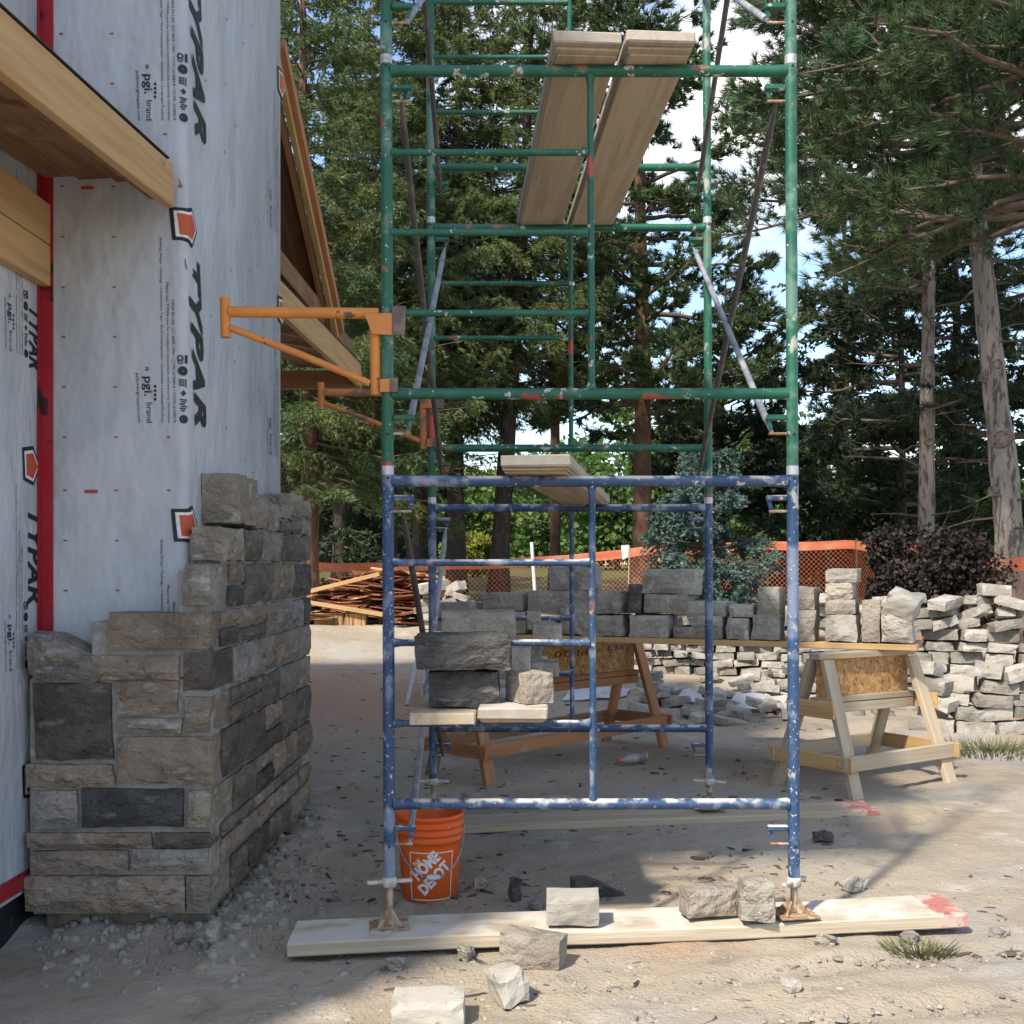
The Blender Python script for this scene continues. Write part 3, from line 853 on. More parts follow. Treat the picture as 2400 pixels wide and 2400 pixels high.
# eaves: fascia boards, soffit boards, lookouts
EX = -1.45
def eave(y0, y1, zt0, zt1, ht, looks):
    mb = MB(); mb.board((EX, y0, zt0 - ht / 2), (EX, y1, zt1 - ht / 2), 0.04, ht, up=(0, 0, 1)); mb.build('fascia', 'lumber', house)
    mb = MB(); mb.board((EX - .002, y0, zt0 + .006), (EX - .002, y1 - .06, zt1 + .006), 0.05, 0.008); mb.build('drip_edge', 'roof_black', house)
    yb = y1 - .02 if y1 < 6 else y1
    mb = MB(); mb.board((EX - .05, y0, zt0 - .08), (EX - .05, yb, zt1 - .08), 0.05, 0.13); mb.build('sub_fascia', 'soffit', house)
    for xx in (-1.62, -1.77, -1.91):
        mb = MB(); mb.board((xx, y0, zt0 - .045 + (EX - xx) * .06), (xx, 4.722 if y1 < 6 else yb, zt1 - .045 + (EX - xx) * .06), 0.136, 0.022, up=(-.06, 0, 1)); mb.build('soffit_board', 'soffit', house)
    for yy in looks:
        z = zt0 + (zt1 - zt0) * (yy - y0) / (y1 - y0)
        mb = MB(); mb.board((EX - .075, yy, z - .055), (WX + .01, yy, z + .03), 0.04, 0.085); mb.build('lookout', 'lumber' if y0 > 6 or yy < 3.4 else 'soffit', house)
eave(2.6, 4.66, 2.90, 3.04, 0.172, (3.2, 3.75))
eave(6.56, 9.9, 3.07, 3.15, 0.19, (7.1, 7.6, 8.1, 8.6, 9.1))
mb = MB(); mb.board((EX + .02, 9.93, 3.02), (-4.6, 9.93, 3.02), 0.04, 0.16); mb.build('end_beam', 'lumber_warm', house)
for dz, zz in ((0.0, 2.815), (-0.0, 2.645)):
    mb = MB(); mb.board((WX + .025, 1.9, zz - .0), (WX + .025, TY - .012, zz - .0), 0.045, 0.165); mb.build('ledger_board', 'lumber', house)
# roof over the front eave, rising to the left, and the cross gable behind the tower
mb = MB(); mb.prism([(EX - .01, 2.6, 2.914), (EX - .01, 4.66, 3.054), (-5.2, 4.66, 4.1), (-5.2, 2.6, 3.96)], (0, 0, .018)); mb.build('roof_deck', 'soffit', house)
a, b = Vector((EX, 6.56, 4.39)), Vector((EX, 8.66, 3.19))
d = (b - a).normalized(); up = Vector((0, -d.z, d.y))
mb = MB(); mb.board(a + Vector((-1.6, 0, 0)), b + Vector((-1.6, 0, 0)), 3.1, 0.03, up=up); mb.build('gable_sheathing', 'soffit', house)
for k, (dx, dn, t, mt) in enumerate(((.02, -.045, .075, 'lumber'), (.055, .0, .075, 'lumber_warm'), (-.035, -.05, .06, 'lumber_warm'))):
    mb = MB(); mb.board(a + Vector((dx, 0, 0)) + up * dn, b + Vector((dx, 0, 0)) + up * dn, .035, t, up=up); mb.build('barge_board', mt, house)
mb = MB(); mb.board((EX - .05, 6.56, 3.26), (EX - .05, 9.85, 3.26), 0.02, 0.14, up=(0, 0, 1)); mb.build('gable_ledger', 'soffit', house)
mb = MB(); mb.box((-3.1, 8.4, 3.3), (3.2, 2.9, .03)); mb.build('attic_floor', 'soffit', house)

# ------------------------------------------------------------------ stone cladding round the foot of the tower
SY, SX = 4.55, -1.245
clad = thing('stone_cladding', (-1.6, 5.0, 0), 'half-laid brown and grey ashlar stone cladding round the base of the wrapped tower', 'stone wall')
def z3(x0, x1, y0, y1): return (x0 / 2.415, x1 / 2.415, y0 / 2.415 + 1050, y1 / 2.415 + 1050)
def z4(x0, x1, y0, y1): return (x0 / 2.415, x1 / 2.415, y0 / 2.415 + 1700, y1 / 2.415 + 1700)
FRONT = [(z3(605, 1192, 935, 1148), 'st_brown', .13), (z3(185, 1012, 1180, 1316), 'st_brown', .12), (z3(1036, 1194, 1160, 1378), 'st_dark2', .34),
         (z3(186, 632, 1338, 1772), 'st_dark2', .12), (z3(658, 1008, 1325, 1512), 'st_brown', .12), (z3(662, 1026, 1530, 1618), 'st_grey', .12),
         (z3(1043, 1190, 1412, 1614), 'st_brown', .30), (z3(662, 1202, 1640, 1908), 'st_brown', .13), (z3(140, 640, 1793, 1925), 'st_brown', .13),
         (z4(178, 437, 375, 592), 'st_grey', .12), (z4(462, 1037, 368, 586), 'st_dark', .12), (z4(1060, 1192, 372, 582), 'st_light2', .34),
         (z4(148, 857, 612, 698), 'st_brown', .12), (z4(872, 1188, 612, 698), 'st_dark2', .13), (z4(172, 727, 716, 838), 'st_brown', .12),
         (z4(748, 1180, 706, 832), 'st_grey', .13), (z4(138, 1046, 862, 1072), 'st_brown', .13), (z4(1054, 1188, 858, 1052), 'st_light2', .30),
         (z3(1038, 1188, 660, 893), 'st_grey', .26)]
M['st_dark2'] = stone('umber_limestone', (0.105, 0.088, 0.074), (0.066, 0.058, 0.052), (0.17, 0.15, 0.13), 0.12)
M['st_umber'] = stone('dun_limestone', (0.170, 0.140, 0.112), (0.115, 0.097, 0.080), (0.24, 0.215, 0.185), 0.12)
M['st_light2'] = stone('buff_limestone', (0.30, 0.262, 0.205), (0.225, 0.195, 0.155), (0.37, 0.345, 0.30), 0.1)
def course(r): return (CZ - (r[3] - CY) * SY / F, CZ - (r[2] - CY) * SY / F)
k = 0
for (r, mt, dep) in FRONT:
    x0, x1 = (r[0] - CX) * SY / F, (r[1] - CX) * SY / F
    z0, z1 = course(r)
    w, h = x1 - x0, z1 - z0
    k += 1
    o = block('stone', (w, dep, h), ((x0 + x1) / 2, SY + dep / 2, z0), 0, mt, 100 + k, n=(max(3, int(w / .045)), 2, max(3, int(h / .04))), rough=.06, chip=.3, parent=clad, front=.017)
# the slanted boulder on the top left of the front
bo = [(-1.975, .985), (-1.90, .955), (-1.70, .953), (-1.655, .985), (-1.70, 1.05), (-1.80, 1.115), (-1.885, 1.155), (-1.955, 1.16), (-1.985, 1.10)]
rg = random.Random(5)
mb = MB()
vs, fs, n = [], [], len(bo)
cx_, cz_ = sum(p[0] for p in bo) / n, sum(p[1] for p in bo) / n
for (sc, yy, jt) in ((.93, SY + .15, 0), (1.0, SY + .03, 0), (.90, SY - .012, .008), (.55, SY - .028, .014), (.2, SY - .03, .012)):
    for (x, z) in bo: vs.append(Vector((cx_ + (x - cx_) * sc + rg.uniform(-jt, jt), yy + rg.uniform(-jt, jt), cz_ + (z - cz_) * sc + rg.uniform(-jt, jt))))
for a in range(4):
    for i in range(n):
        j = (i + 1) % n
        fs.append([a * n + i, a * n + j, (a + 1) * n + j, (a + 1) * n + i])
fs.append([4 * n + i for i in range(n)])
mb.add(vs, fs, vs); mb.build('stone', 'st_grey', clad)
# side face: courses follow the corner stones
CORN = [(z4(1054, 1188, 858, 1052), .30), (z4(748, 1180, 706, 832), .13), (z4(872, 1188, 612, 698), .13), (z4(1060, 1192, 372, 582), .34), (z3(662, 1202, 1640, 1908), .13),
        (z3(1043, 1190, 1412, 1614), .30), (z3(1036, 1194, 1160, 1378), .34), (z3(605, 1192, 935, 1148), .13), (z3(1038, 1188, 660, 893), .26)]
TONES = ['st_brown', 'st_brown', 'st_grey', 'st_grey', 'st_umber', 'st_umber', 'st_brown', 'st_dark2', 'st_umber']
rg = random.Random(21)
def side_stone(ya, yb, z0, z1, mt=None, dep=.13, front=.024, seed=None):
    global k
    k += 1
    L, h = yb - ya, z1 - z0
    block('stone', (L, dep, h), (SX - dep / 2, (ya + yb) / 2, z0), math.pi / 2, mt or rg.choice(TONES), seed or 300 + k,
          n=(max(4, int(L / .045)), 2, max(3, int(h / .04))), rough=.075, chip=.35, parent=clad, front=front * .75)
zb = []
for ci, (r, dep) in enumerate(CORN):
    z0, z1 = course(r)
    if ci: z0 = zb[-1][1] + .012
    zb.append((z0, z1, SY + dep + .012))
    if ci == 0: zb[0] = (z0, z1, SY + dep + .012)
JT = 0.013
for ci, (z0, z1, y) in enumerate(zb):
    while y < 6.56:
        L = rg.uniform(.24, .58)
        if 6.62 - (y + L) < .14: L = 6.62 - y
        zz = z0
        if z1 - z0 > .10 and rg.random() < .16:
            m_ = z0 + (z1 - z0) * rg.uniform(.4, .6)
            side_stone(y, y + L - JT, z0, m_ - JT / 2); side_stone(y, y + L - JT, m_ + JT / 2, z1)
        else:
            side_stone(y, y + L - JT, z0, z1)
        y += L
zt = zb[-1][1] + JT
side_stone(4.71, 5.06, zt, 1.575, 'st_light2')
y = 5.07
for L in (.36, .42, .38, .40):
    side_stone(y, min(6.62, y + L - JT), zt, 1.575); y += L
side_stone(4.94, 5.32, 1.588, 1.808, 'st_light2', .155, .004)
for (a, b, t) in ((5.335, 5.55, 1.735), (5.565, 5.80, 1.72), (5.815, 6.10, 1.775), (6.115, 6.36, 1.80), (6.375, 6.62, 1.785)):
    if rg.random() < .5: side_stone(a, b, 1.588, t)
    else:
        m_ = rg.uniform(1.65, 1.69)
        side_stone(a, b, 1.588, m_ - .006); side_stone(a, b, m_ + .006, t)
mb = MB(); mb.box((-1.615, 4.645, .58), (.72, .15, .78), bev=.004); mb.box((-1.50, 4.645, 1.085), (.46, .15, .22), bev=.004)
mb.box((-1.33, 4.66, 1.29), (.12, .16, .22), bev=.004)
mb.box((-1.33, 5.62, .79), (.135, 1.94, 1.2), bev=.004); mb.box((-1.33, 5.68, 1.47), (.135, 1.84, .16), bev=.004); mb.box((-1.33, 6.0, 1.62), (.13, 1.18, .16), bev=.004)
mb.box((-1.615, 4.645, .11), (.70, .14, .15), bev=.004)
mb.build('mortar_bed', 'mortar', clad)
mb = MB(); mb.box((-1.61, 4.70, -.03), (.66, .14, .15), bev=.01); mb.box((-1.335, 5.64, -.03), (.09, 1.9, .15), bev=.01); mb.build('footing', 'concrete', clad)
# mortar squeezed out of the joints
rg = random.Random(11)
# ------------------------------------------------------------------ scaffold
YF, YR = 4.331, 6.34
XL, XR, XM = -0.523, 0.998, 0.244
ZB = (0.248, 1.790, 3.335)                     # foot of the blue, green and top frames
LEAN = -0.004
def lx(x, z): return x + LEAN * (z - 1.4)
LUGZ = (0.185, 0.125, 1.425, 1.375)            # lower lug plate, lower stud, upper lug plate, upper stud
def make_frame(label, Y, z0, mat, matp, lock, group, base=None):
    t = thing('frame_scaffold', (XL, Y, z0), label, 'scaffold', group)
    def p(x, z, dy=0): return Vector((lx(x, z0 + z), Y + dy, z0 + z))
    for x in (XL, XR):
        mb = MB(); mb.tube([p(x, 0), p(x, .25), p(x, .6), p(x, 1.0), p(x, 1.3), p(x, 1.536)], .0223, 14); po = mb.build('post', matp, t)
        mb = MB(); mb.tube([p(x, 1.512), p(x, 1.545)], .0232, 14); mb.build('collar', 'collar', po)
        s = 1 if x == XL else -1
        for zz in (.12, 1.50):
            mb = MB(); mb.tube([p(x + .002, zz, -.0222), p(x + .002, zz, -.0232)], .0055, 8); mb.build('pin_hole', 'roof_black', po)
        for zl_, zs_ in ((LUGZ[0], LUGZ[1]), (LUGZ[2], LUGZ[3])):
            mb = MB()
            mb.box(p(x + s * .060, zl_), (.078, .028, .021), bev=.004)
            mb.board(p(x + s * .090, zl_ - .008), p(x + s * .080, zl_ - .040), .006, .016, up=(1, 0, 0))
            lg = mb.build('brace_lug', mat, t)
            mb = MB(); mb.tube([p(x + s * .018, zs_), p(x + s * .088, zs_)], .0055, 8); mb.build('stud', 'rust' if lock else mat, lg)
    for z in (.275, 1.488):
        mb = MB()
        a, b = p(XL + .018, z), p(XR - .018, z)
        mb.tube([a, a.lerp(b, .03), a.lerp(b, .3), a.lerp(b, .7), a.lerp(b, .97), b], [.024, .0212, .0212, .0212, .0212, .024], 14)
        mb.build('ledger', mat, t)
    a, b = p(XM, .29), p(XM, 1.47)
    mb = MB(); mb.tube([a, a.lerp(b, .03), a.lerp(b, .97), b], [.019, .0128, .0128, .019], 12); mb.build('middle_post', mat, t)
    for z in (.578, .881, 1.182):
        a, b = p(XL + .018, z), p(XM - .01, z)
        mb = MB(); mb.tube([a, a.lerp(b, .05), a.lerp(b, .94), b], [.018, .0130, .0130, .019], 12); mb.build('rung', mat, t)
    return t
GSC = 'scaffold frames'
make_frame('lower front scaffold frame in dusty blue paint', YF, ZB[0], 'blue', 'blue_worn', True, GSC)
make_frame('lower rear scaffold frame in dusty blue paint', YR, ZB[0], 'blue', 'blue_worn', False, GSC)
make_frame('middle front scaffold frame in chipped green paint', YF, ZB[1], 'green', 'green_worn', True, GSC)
make_frame('middle rear scaffold frame in chipped green paint', YR, ZB[1], 'green', 'green_worn', False, GSC)
make_frame('topmost front green scaffold frame, cut off by the picture edge', YF, ZB[2], 'green', 'green_worn', True, GSC)
make_frame('topmost rear green scaffold frame with rungs above the planks', YR, ZB[2], 'green', 'green_worn', False, GSC)

def brace(label, x, s, z0, mats):
    t = thing('cross_brace', (x, (YF + YR) / 2, z0 + .75), label, 'cross brace', 'scaffold cross braces')
    for k, (za, zb_) in enumerate(((LUGZ[3], LUGZ[1]), (LUGZ[1], LUGZ[3]))):
        xx = x + s * (.055 + .02 * k)
        a, b = Vector((lx(xx, z0 + za), YF, z0 + za)), Vector((lx(xx, z0 + zb_), YR, z0 + zb_))
        mb = MB()
        mb.tube([a.lerp(b, .0), a.lerp(b, .025), a.lerp(b, .06), a.lerp(b, .5), a.lerp(b, .94), a.lerp(b, .975), b], [.006, .009, .0135, .0135, .0135, .009, .006], 10)
        mb.build('bar', mats[k], t)
    mb = MB(); c = Vector((lx(x + s * .065, z0 + .75), (YF + YR) / 2, z0 + .75)); mb.tube([c - Vector((.02, 0, 0)), c + Vector((.02, 0, 0))], .006, 8); mb.build('pivot_bolt', 'bare_steel', t)
brace('grey pair of crossed braces on the left side of the blue frames', XL, 1, ZB[0], ('brace', 'galv'))
brace('grey pair of crossed braces on the left side of the middle green frames', XL, 1, ZB[1], ('brace', 'galv'))
brace('grey pair of crossed braces on the right side of the middle green frames', XR, -1, ZB[1], ('brace', 'galv'))
brace('dark brace pair on the left side of the topmost green frames', XL, 1, ZB[2], ('brace', 'galv'))
brace('dark brace pair on the right side of the topmost green frames', XR, -1, ZB[2], ('brace', 'galv'))

def jack(label, x, Y, zp, mat='rust', rot=0.4, nutmat='limed'):
    zt = ZB[0]
    t = thing('screw_jack', (x, Y, zp), label, 'screw jack', 'screw jacks under the scaffold posts')
    xx = lx(x, .2)
    mb = MB()
    pts, rs = [], []
    n = 26
    for i in range(n + 1):
        pts.append((xx, Y, zp + .012 + (zt + .04 - zp - .012) * i / n)); rs.append(.0125 + (.002 if i % 2 else 0))
    mb.tube(pts, rs, 12); mb.build('screw', mat, t)
    mb = MB()
    d = Vector((math.cos(rot), math.sin(rot), 0))
    mb.lathe((xx, Y, zt - .035), [(.0, 0), (.024, 0), (.027, .008), (.027, .030), (.024, .036), (.0, .036)], 16)
    mb.board(Vector((xx, Y, zt - .012)) - d * .088, Vector((xx, Y, zt - .020)) + d * .088, .020, .013)
    mb.build('handle_nut', nutmat, t)
    mb = MB()
    mb.box((xx, Y, zp + .005), (.15, .15, .008), (Vector((math.cos(.15), math.sin(.15), 0)), Vector((-math.sin(.15), math.cos(.15), 0)), Vector((0, 0, 1))), bev=.002)
    for q in range(4):
        a = .15 + math.pi / 4 + q * math.pi / 2
        v = Vector((math.cos(a), math.sin(a), 0))
        c = Vector((xx, Y, zp + .009))
        sd = Vector((-v.y, v.x, 0)) * .003
        mb.prism([c + v * .008 - sd, c + v * .068 - sd, c + v * .008 + Vector((0, 0, .062)) - sd], sd * 2)
    mb.build('base_plate', mat, t)
Z_PL = (.062, .100)
jack('rusty screw jack under the front left scaffold post', XL, YF, .060)
jack('rusty screw jack under the front right scaffold post beside the split stone', XR, YF, .108, rot=.9)
jack('rusty screw jack under the rear left scaffold post', XL, YR, .055, rot=.2)
jack('rusty screw jack under the rear right scaffold post', XR, YR, .090, rot=-.1)

# outrigger brackets on the left posts
def bracket(label, Y, mat, matp):
    t = thing('outrigger_bracket', (XL, Y, 2.366), label, 'bracket', 'outrigger brackets')
    def p(px, py): return Vector(((px - CX) * YF / F + .0, Y, CZ - (py - CY) * YF / F))
    mb = MB(); mb.tube([p(527, 698), p(529, 791)], .0195, 14); mb.build('guard_rail_socket', mat, t)
    mb = MB(); mb.tube([p(538, 731), p(888, 735)], .0212, 14); mb.build('top_tube', mat, t)
    mb = MB(); mb.tube([p(879, 760), p(881, 926)], .0200, 14); mb.build('upright', mat, t)
    mb = MB(); mb.tube([p(540, 769), p(700, 829), p(868, 899)], .0135, 12); mb.build('diagonal_strut', mat, t)
    def plate(pts, nm, m_, y0, d):
        mb = MB(); mb.prism([Vector((q.x, Y + y0, q.z)) for q in [p(*c) for c in pts]], (0, d, 0)); return mb.build(nm, m_, t)
    plate([(857, 740), (875, 786), (921, 789), (921, 738)][::-1], 'clamp_plate', mat, -.024, -.008)
    plate([(921, 789), (951, 789), (953, 722), (921, 722)][::-1], 'clamp_jaw', matp, -.026, -.008)
    plate([(893, 892), (893, 921), (934, 921), (934, 889)][::-1], 'clamp_plate', mat, -.024, -.007)
    plate([(916, 890), (916, 922), (935, 922), (935, 889)][::-1], 'clamp_jaw', matp, -.0325, -.003)
    return t
bracket('bright orange outrigger bracket on the front left green post', YF, 'orange', 'bare_steel')
bracket('rusty orange outrigger bracket on the rear left green post', YR, 'orange_rusty', 'bare_steel')

# ------------------------------------------------------------------ planks on the scaffold
def deck_plank(label, f0, f1, r0, r1, zf_, zr_, yf, yr, layered=True, mat='lumber_grey', group='planks on the scaffold'):
    """plank whose front end spans x f0..f1 at y=yf and rear end r0..r1 at y=yr; z = underside"""
    t = thing('scaffold_plank', ((f0 + f1) / 2, yf, zf_), label, 'plank', group)
    def slab(nm, ins, za, zb2, m_, e0=0.0):
        mb = MB()
        a = Vector(((f0 + f1) / 2, yf + e0, zf_ + (za + zb2) / 2)); b = Vector(((r0 + r1) / 2, yr, zr_ + (za + zb2) / 2))
        mb.board(a, b, (f1 - f0) - 2 * ins, zb2 - za, bev=.005, jit=.0015)
        return mb.build(nm, m_, t)
    if layered:
        slab('top_board', 0, .020, .062, mat)
        slab('under_board', .008, .009, .0195, 'lumber_pale', .035)
        slab('hook_batten', .014, 0, .0085, 'lumber_pale', .07)
    else:
        slab('board', 0, 0, .042, mat)
    return t
zt = 3.277 + .0225
deck_plank('left of the two high planks across the green frames', .094, .346, -.060, .194, zt, zt - .01, 4.185, 6.45)
deck_plank('right of the two high planks across the green frames', .360, .612, .203, .490, zt, zt - .01, 4.18, 6.45)
zt = 1.738 + .022
deck_plank('single plank across the top of the blue frames', -.100, .156, .215, .475, zt, zt - .006, 4.18, 6.62)
zt = .829 + .0145
deck_plank('pale cracked plank on a low rung under the charcoal blocks', -.428, -.188, -.40, -.17, zt, zt + .003, 4.16, 6.50, layered=False, mat='lumber_pale')
deck_plank('low plank with a double end under the pale corner block', -.180, .073, -.14, .11, zt, zt + .003, 4.15, 6.50)

# planks lying on the ground below the posts
def ground_plank(label, a, b, w, t_, red0=0.0, red1=.12, mat='plank_limed'):
    a, b = Vector(a), Vector(b)
    t = thing('ground_plank', a, label, 'plank', 'planks under the scaffold feet')
    d = (b - a).normalized()
    n = 14
    L = (b - a).length
    sd = Vector((0, 0, 1)).cross(d).normalized(); up = d.cross(sd)
    def body(s0, s1, nm, m_):
        vs, fs, lcs = [], [], []
        k = max(2, int(n * (s1 - s0) / L))
        for i in range(k + 1):
            s_ = s0 + (s1 - s0) * i / k
            c = a + d * s_ + up * (t_ / 2 + .004 * math.sin(s_ * 3))
            e = .006
            w2 = w / 2 + .003 * noise.noise(Vector((s_ * 4, 1, 2)))
            for (q, r_) in ((-w2, -t_ / 2 + e), (-w2 + e, -t_ / 2), (w2 - e, -t_ / 2), (w2, -t_ / 2 + e), (w2, t_ / 2 - e), (w2 - e, t_ / 2), (-w2 + e, t_ / 2), (-w2, t_ / 2 - e)):
                jx = .0018 * noise.noise(Vector((s_ * 11, q * 9, r_ * 9)))
                vs.append(c + sd * (q + jx) + up * (r_ + jx))
                lcs.append((s_, q, r_))
        for i in range(k):
            for j in range(8):
                j2 = (j + 1) % 8
                fs.append([i * 8 + j, i * 8 + j2, (i + 1) * 8 + j2, (i + 1) * 8 + j][::-1])
        fs.append(list(range(8))); fs.append([k * 8 + j for j in range(8)][::-1])
        mb = MB(); mb.add(vs, [f[::-1] for f in fs], lcs); return mb.build(nm, m_, t)
    if red0: body(0, red0, 'painted_end', 'red_end')
    body(red0, L - red1, 'board', mat)
    if red1: body(L - red1, L, 'painted_end', 'red_end')
    return t
ground_plank('long sunlit plank on the ground under the front scaffold feet', (-.875, 4.30, .000), (1.640, 4.435, .062), .27, .052, 0, .11)
ground_plank('shaded red-tipped plank on the ground under the rear scaffold feet', (-.45, 6.20, -.004), (1.90, 6.38, .046), .25, .046, 0, .15, 'lumber_pale')
# ------------------------------------------------------------------ stones on and near the scaffold
def zr3(z, o=(700, 1250), s=3.22): return (z[0] / s + o[0], z[1] / s + o[0], z[2] / s + o[1], z[3] / s + o[1])
def pxblock(px, Y, dep, mat, seed, label, group=None, rotz=0.0, n=(5, 3, 3), rough=.05, chip=.6, z0=None, rx=0, ry=0, front=.006, name='stone_block', cat='stone block'):
    x0, x1, y0, y1 = px
    w, h = (x1 - x0) * Y / F, (y1 - y0) * Y / F
    zb_ = z0 if z0 is not None else CZ - (y1 - CY) * Y / F
    xc = ((x0 + x1) / 2 - CX) * Y / F
    c = abs(math.cos(rotz)); s_ = abs(math.sin(rotz))
    wl_ = max(.4 * w, (w - dep * s_) / max(.2, c)) if rotz else w
    return block(name, (wl_, dep, h), (xc, Y + dep / 2, zb_), rotz, mat, seed, label, cat, group, n, rough, chip, rx, ry, front=front)
ZD = .8435 + .0425                       # top of the pale low plank
ZD2 = .8435 + .0625
GS = 'blocks on the low scaffold planks'
b1 = pxblock(zr3((978, 1508, 1050, 1330)), 4.28, .20, 'st_dark', 901, 'charcoal block lying on the pale low plank, lower of two', GS, z0=ZD + .001, n=(8, 3, 5), front=.012)
h1 = (1330 - 1050) / 3.22 * 4.28 / F
b2 = pxblock(zr3((862, 1606, 775, 1048)), 4.22, .22, 'st_dark', 902, 'long charcoal block stacked on top of the other charcoal block', GS, rotz=.02, z0=ZD + h1 + .006, n=(10, 3, 5), front=.012)
pxblock(zr3((1552, 1925, 1100, 1335)), 4.24, .17, 'st_cut', 903, 'pale corner block with white sawn top on the low double-ended plank', GS, rotz=.50, z0=ZD2 + .001, n=(5, 3, 3), rough=.02, chip=.3, front=.002)
pxblock(zr3((1070, 1640, 590, 790)), 5.15, .2, 'st_cut', 904, 'long brown block standing high behind the charcoal blocks', GS, rotz=.03, z0=CZ - (790 / 3.22 + 1250 - CY) * 5.15 / F, n=(8, 3, 4))
pxblock(zr3((1075, 1630, 790, 1010)), 5.17, .22, 'st_cut', 905, 'brown block hidden low behind the charcoal blocks', GS, z0=ZD + .10, n=(6, 3, 4))
pxblock(zr3((1075, 1560, 1010, 1160)), 5.18, .24, 'st_cut', 906, 'lowest block of the stack behind the charcoal pair', GS, z0=ZD + .001, n=(6, 3, 4))
pxblock(zr3((1560, 1758, 858, 1150)), 4.86, .13, 'st_cut', 907, 'upright brown block with a pale crack beside the charcoal blocks', GS, rotz=-.06, z0=ZD2 + .001, n=(4, 3, 5), rough=.03)
pxblock(zr3((1765, 1990, 880, 1020)), 5.30, .16, 'st_cut', 908, 'small brown block right of the upright block on the low plank', GS, z0=ZD2 + .155, n=(4, 3, 3))
pxblock(zr3((1760, 1965, 1022, 1130)), 5.28, .24, 'st_light', 909, 'flat pale slab under the small brown block on the low plank', GS, z0=ZD2 + .001, n=(4, 3, 3), rough=.03)
pxblock(zr3((1640, 1740, 735, 800)), 5.75, .12, 'st_light', 910, 'little buff block behind the blue rung', GS, z0=ZD2 + .001 + .0, n=(3, 2, 2))
pxblock(zr3((1720, 1830, 750, 890)), 5.6, .15, 'st_cut', 911, 'grey block with a white top behind the blue rung', GS, z0=ZD2 + .20, n=(3, 2, 2))
pxblock(zr3((1660, 1840, 890, 1090)), 5.6, .2, 'st_cut', 912, 'grey block carrying the white-topped block', GS, z0=ZD2 + .001, n=(3, 2, 2))

GP = 'blocks round the sunlit ground plank'
pxblock((1280, 1407, 2105, 2176), 4.245, .12, 'st_sawn', 921, 'sawn cream block standing on the middle of the ground plank', GP, rotz=-.03, z0=.088, n=(5, 3, 4), rough=.018, chip=.35)
pxblock((1597, 1731, 2088, 2153), 4.31, .105, 'st_cut', 922, 'split buff block with a red mark on the ground plank', GP, rotz=.22, z0=.100, n=(6, 3, 5), rough=.03, chip=.4, front=.012)
pxblock((1737, 1826, 2080, 2170), 4.235, .13, 'st_light', 923, 'rough grey block with a rubbly top next to the right screw jack', GP, rotz=-.1, z0=.103, n=(5, 4, 4), rough=.11)
o = pxblock((1166, 1330, 2176, 2258), 4.03, .10, 'st_cut', 924, 'buff block leaning against the front of the ground plank', GP, rotz=-.34, z0=.000, n=(6, 3, 4), rough=.022, chip=.4, ry=.06, front=.006)
pxblock((1141, 1250, 2268, 2352), 3.70, .13, 'st_sawn', 925, 'small white broken block on the sunlit sand', GP, rotz=.45, z0=-.012, n=(4, 4, 4), rough=.10, chip=1.2, rx=-.15, ry=-.12)
pxblock((915, 1087, 2335, 2412), 3.55, .13, 'st_sawn', 926, 'sawn block cut off by the bottom edge of the picture', GP, rotz=.02, z0=-.026, n=(6, 3, 4), rough=.022, chip=.4)
# wedge-shaped slab behind the plank
g = GD(1130, 1693)
g.z = gh(g.x, g.y) - .008
mb = MB()
w = [Vector((-.10, 0, 0)), Vector((.17, .01, 0)), Vector((.10, .012, .02)), Vector((.02, .0, .065)), Vector((-.035, 0, .085)), Vector((-.10, 0, .08))]
mb.prism([g + p for p in w], Vector((-.02, .09, 0)))
tag(mb.build('stone_slab', 'st_dark2'), 'dark wedge-shaped slab on the ground behind the sunlit plank', 'stone slab')
GR_ = 'loose rocks on the bare ground'
for i, (x, y, w_, h_, m_, lab) in enumerate([(1553, 1578, 38, 16, 'st_dark2', 'dark rock right of the scaffold on open ground'), (1612, 1668, 56, 20, 'st_light', 'flat grey rock in the thin shadow right of the screw jack'),
        (1490, 1893 - 30, 46, 22, 'st_sawn', 'white flat stone on the sand at the lower right'), (400, 1780, 36, 30, 'st_sawn', 'pale round rock below the stone wall'), (905, 1662, 24, 20, 'st_light', 'pale pebble right of the orange bucket'),
        (972, 1672, 26, 42, 'st_dark2', 'dark upright shard right of the bucket'), (1012, 1700, 32, 18, 'st_grey', 'grey chip behind the ground plank'), (880, 1795, 40, 26, 'st_light', 'first grey shard below the ground plank from its left end'),
        (985, 1805, 44, 26, 'st_light', 'broken grey shard left of the leaning block'), (1030, 1800, 36, 26, 'st_grey', 'angular shard under the left corner of the leaning block'), (345, 1770, 34, 24, 'st_grey', 'square chip in the rubble at the foot of the wall'),
        (460, 1752, 22, 18, 'st_light', 'small pale chip near the wall corner'), (310, 1738, 52, 24, 'st_light', 'long pale lump under the bottom stone course'), (1885, 1752, 40, 16, 'st_grey', 'thin grey shard beyond the red plank end'),
        (1715, 1762, 44, 18, 'st_grey', 'grey shard below the right end of the plank'), (1560, 1775, 36, 20, 'st_light', 'pale shard by the plank near the right jack'), (745, 1820, 38, 22, 'st_light', 'pale flake below the left part of the plank')]):
    g = GD(x, y + h_ / 2)
    k_ = dsp(1) * g.y / F
    block('rock', (w_ * k_, w_ * k_ * .7, h_ * k_), Vector((g.x, g.y, gh(g.x, g.y) - .006)), R() * 3, m_, 940 + i, lab, 'rock', GR_, (4, 3, 3), .30, 2.6)

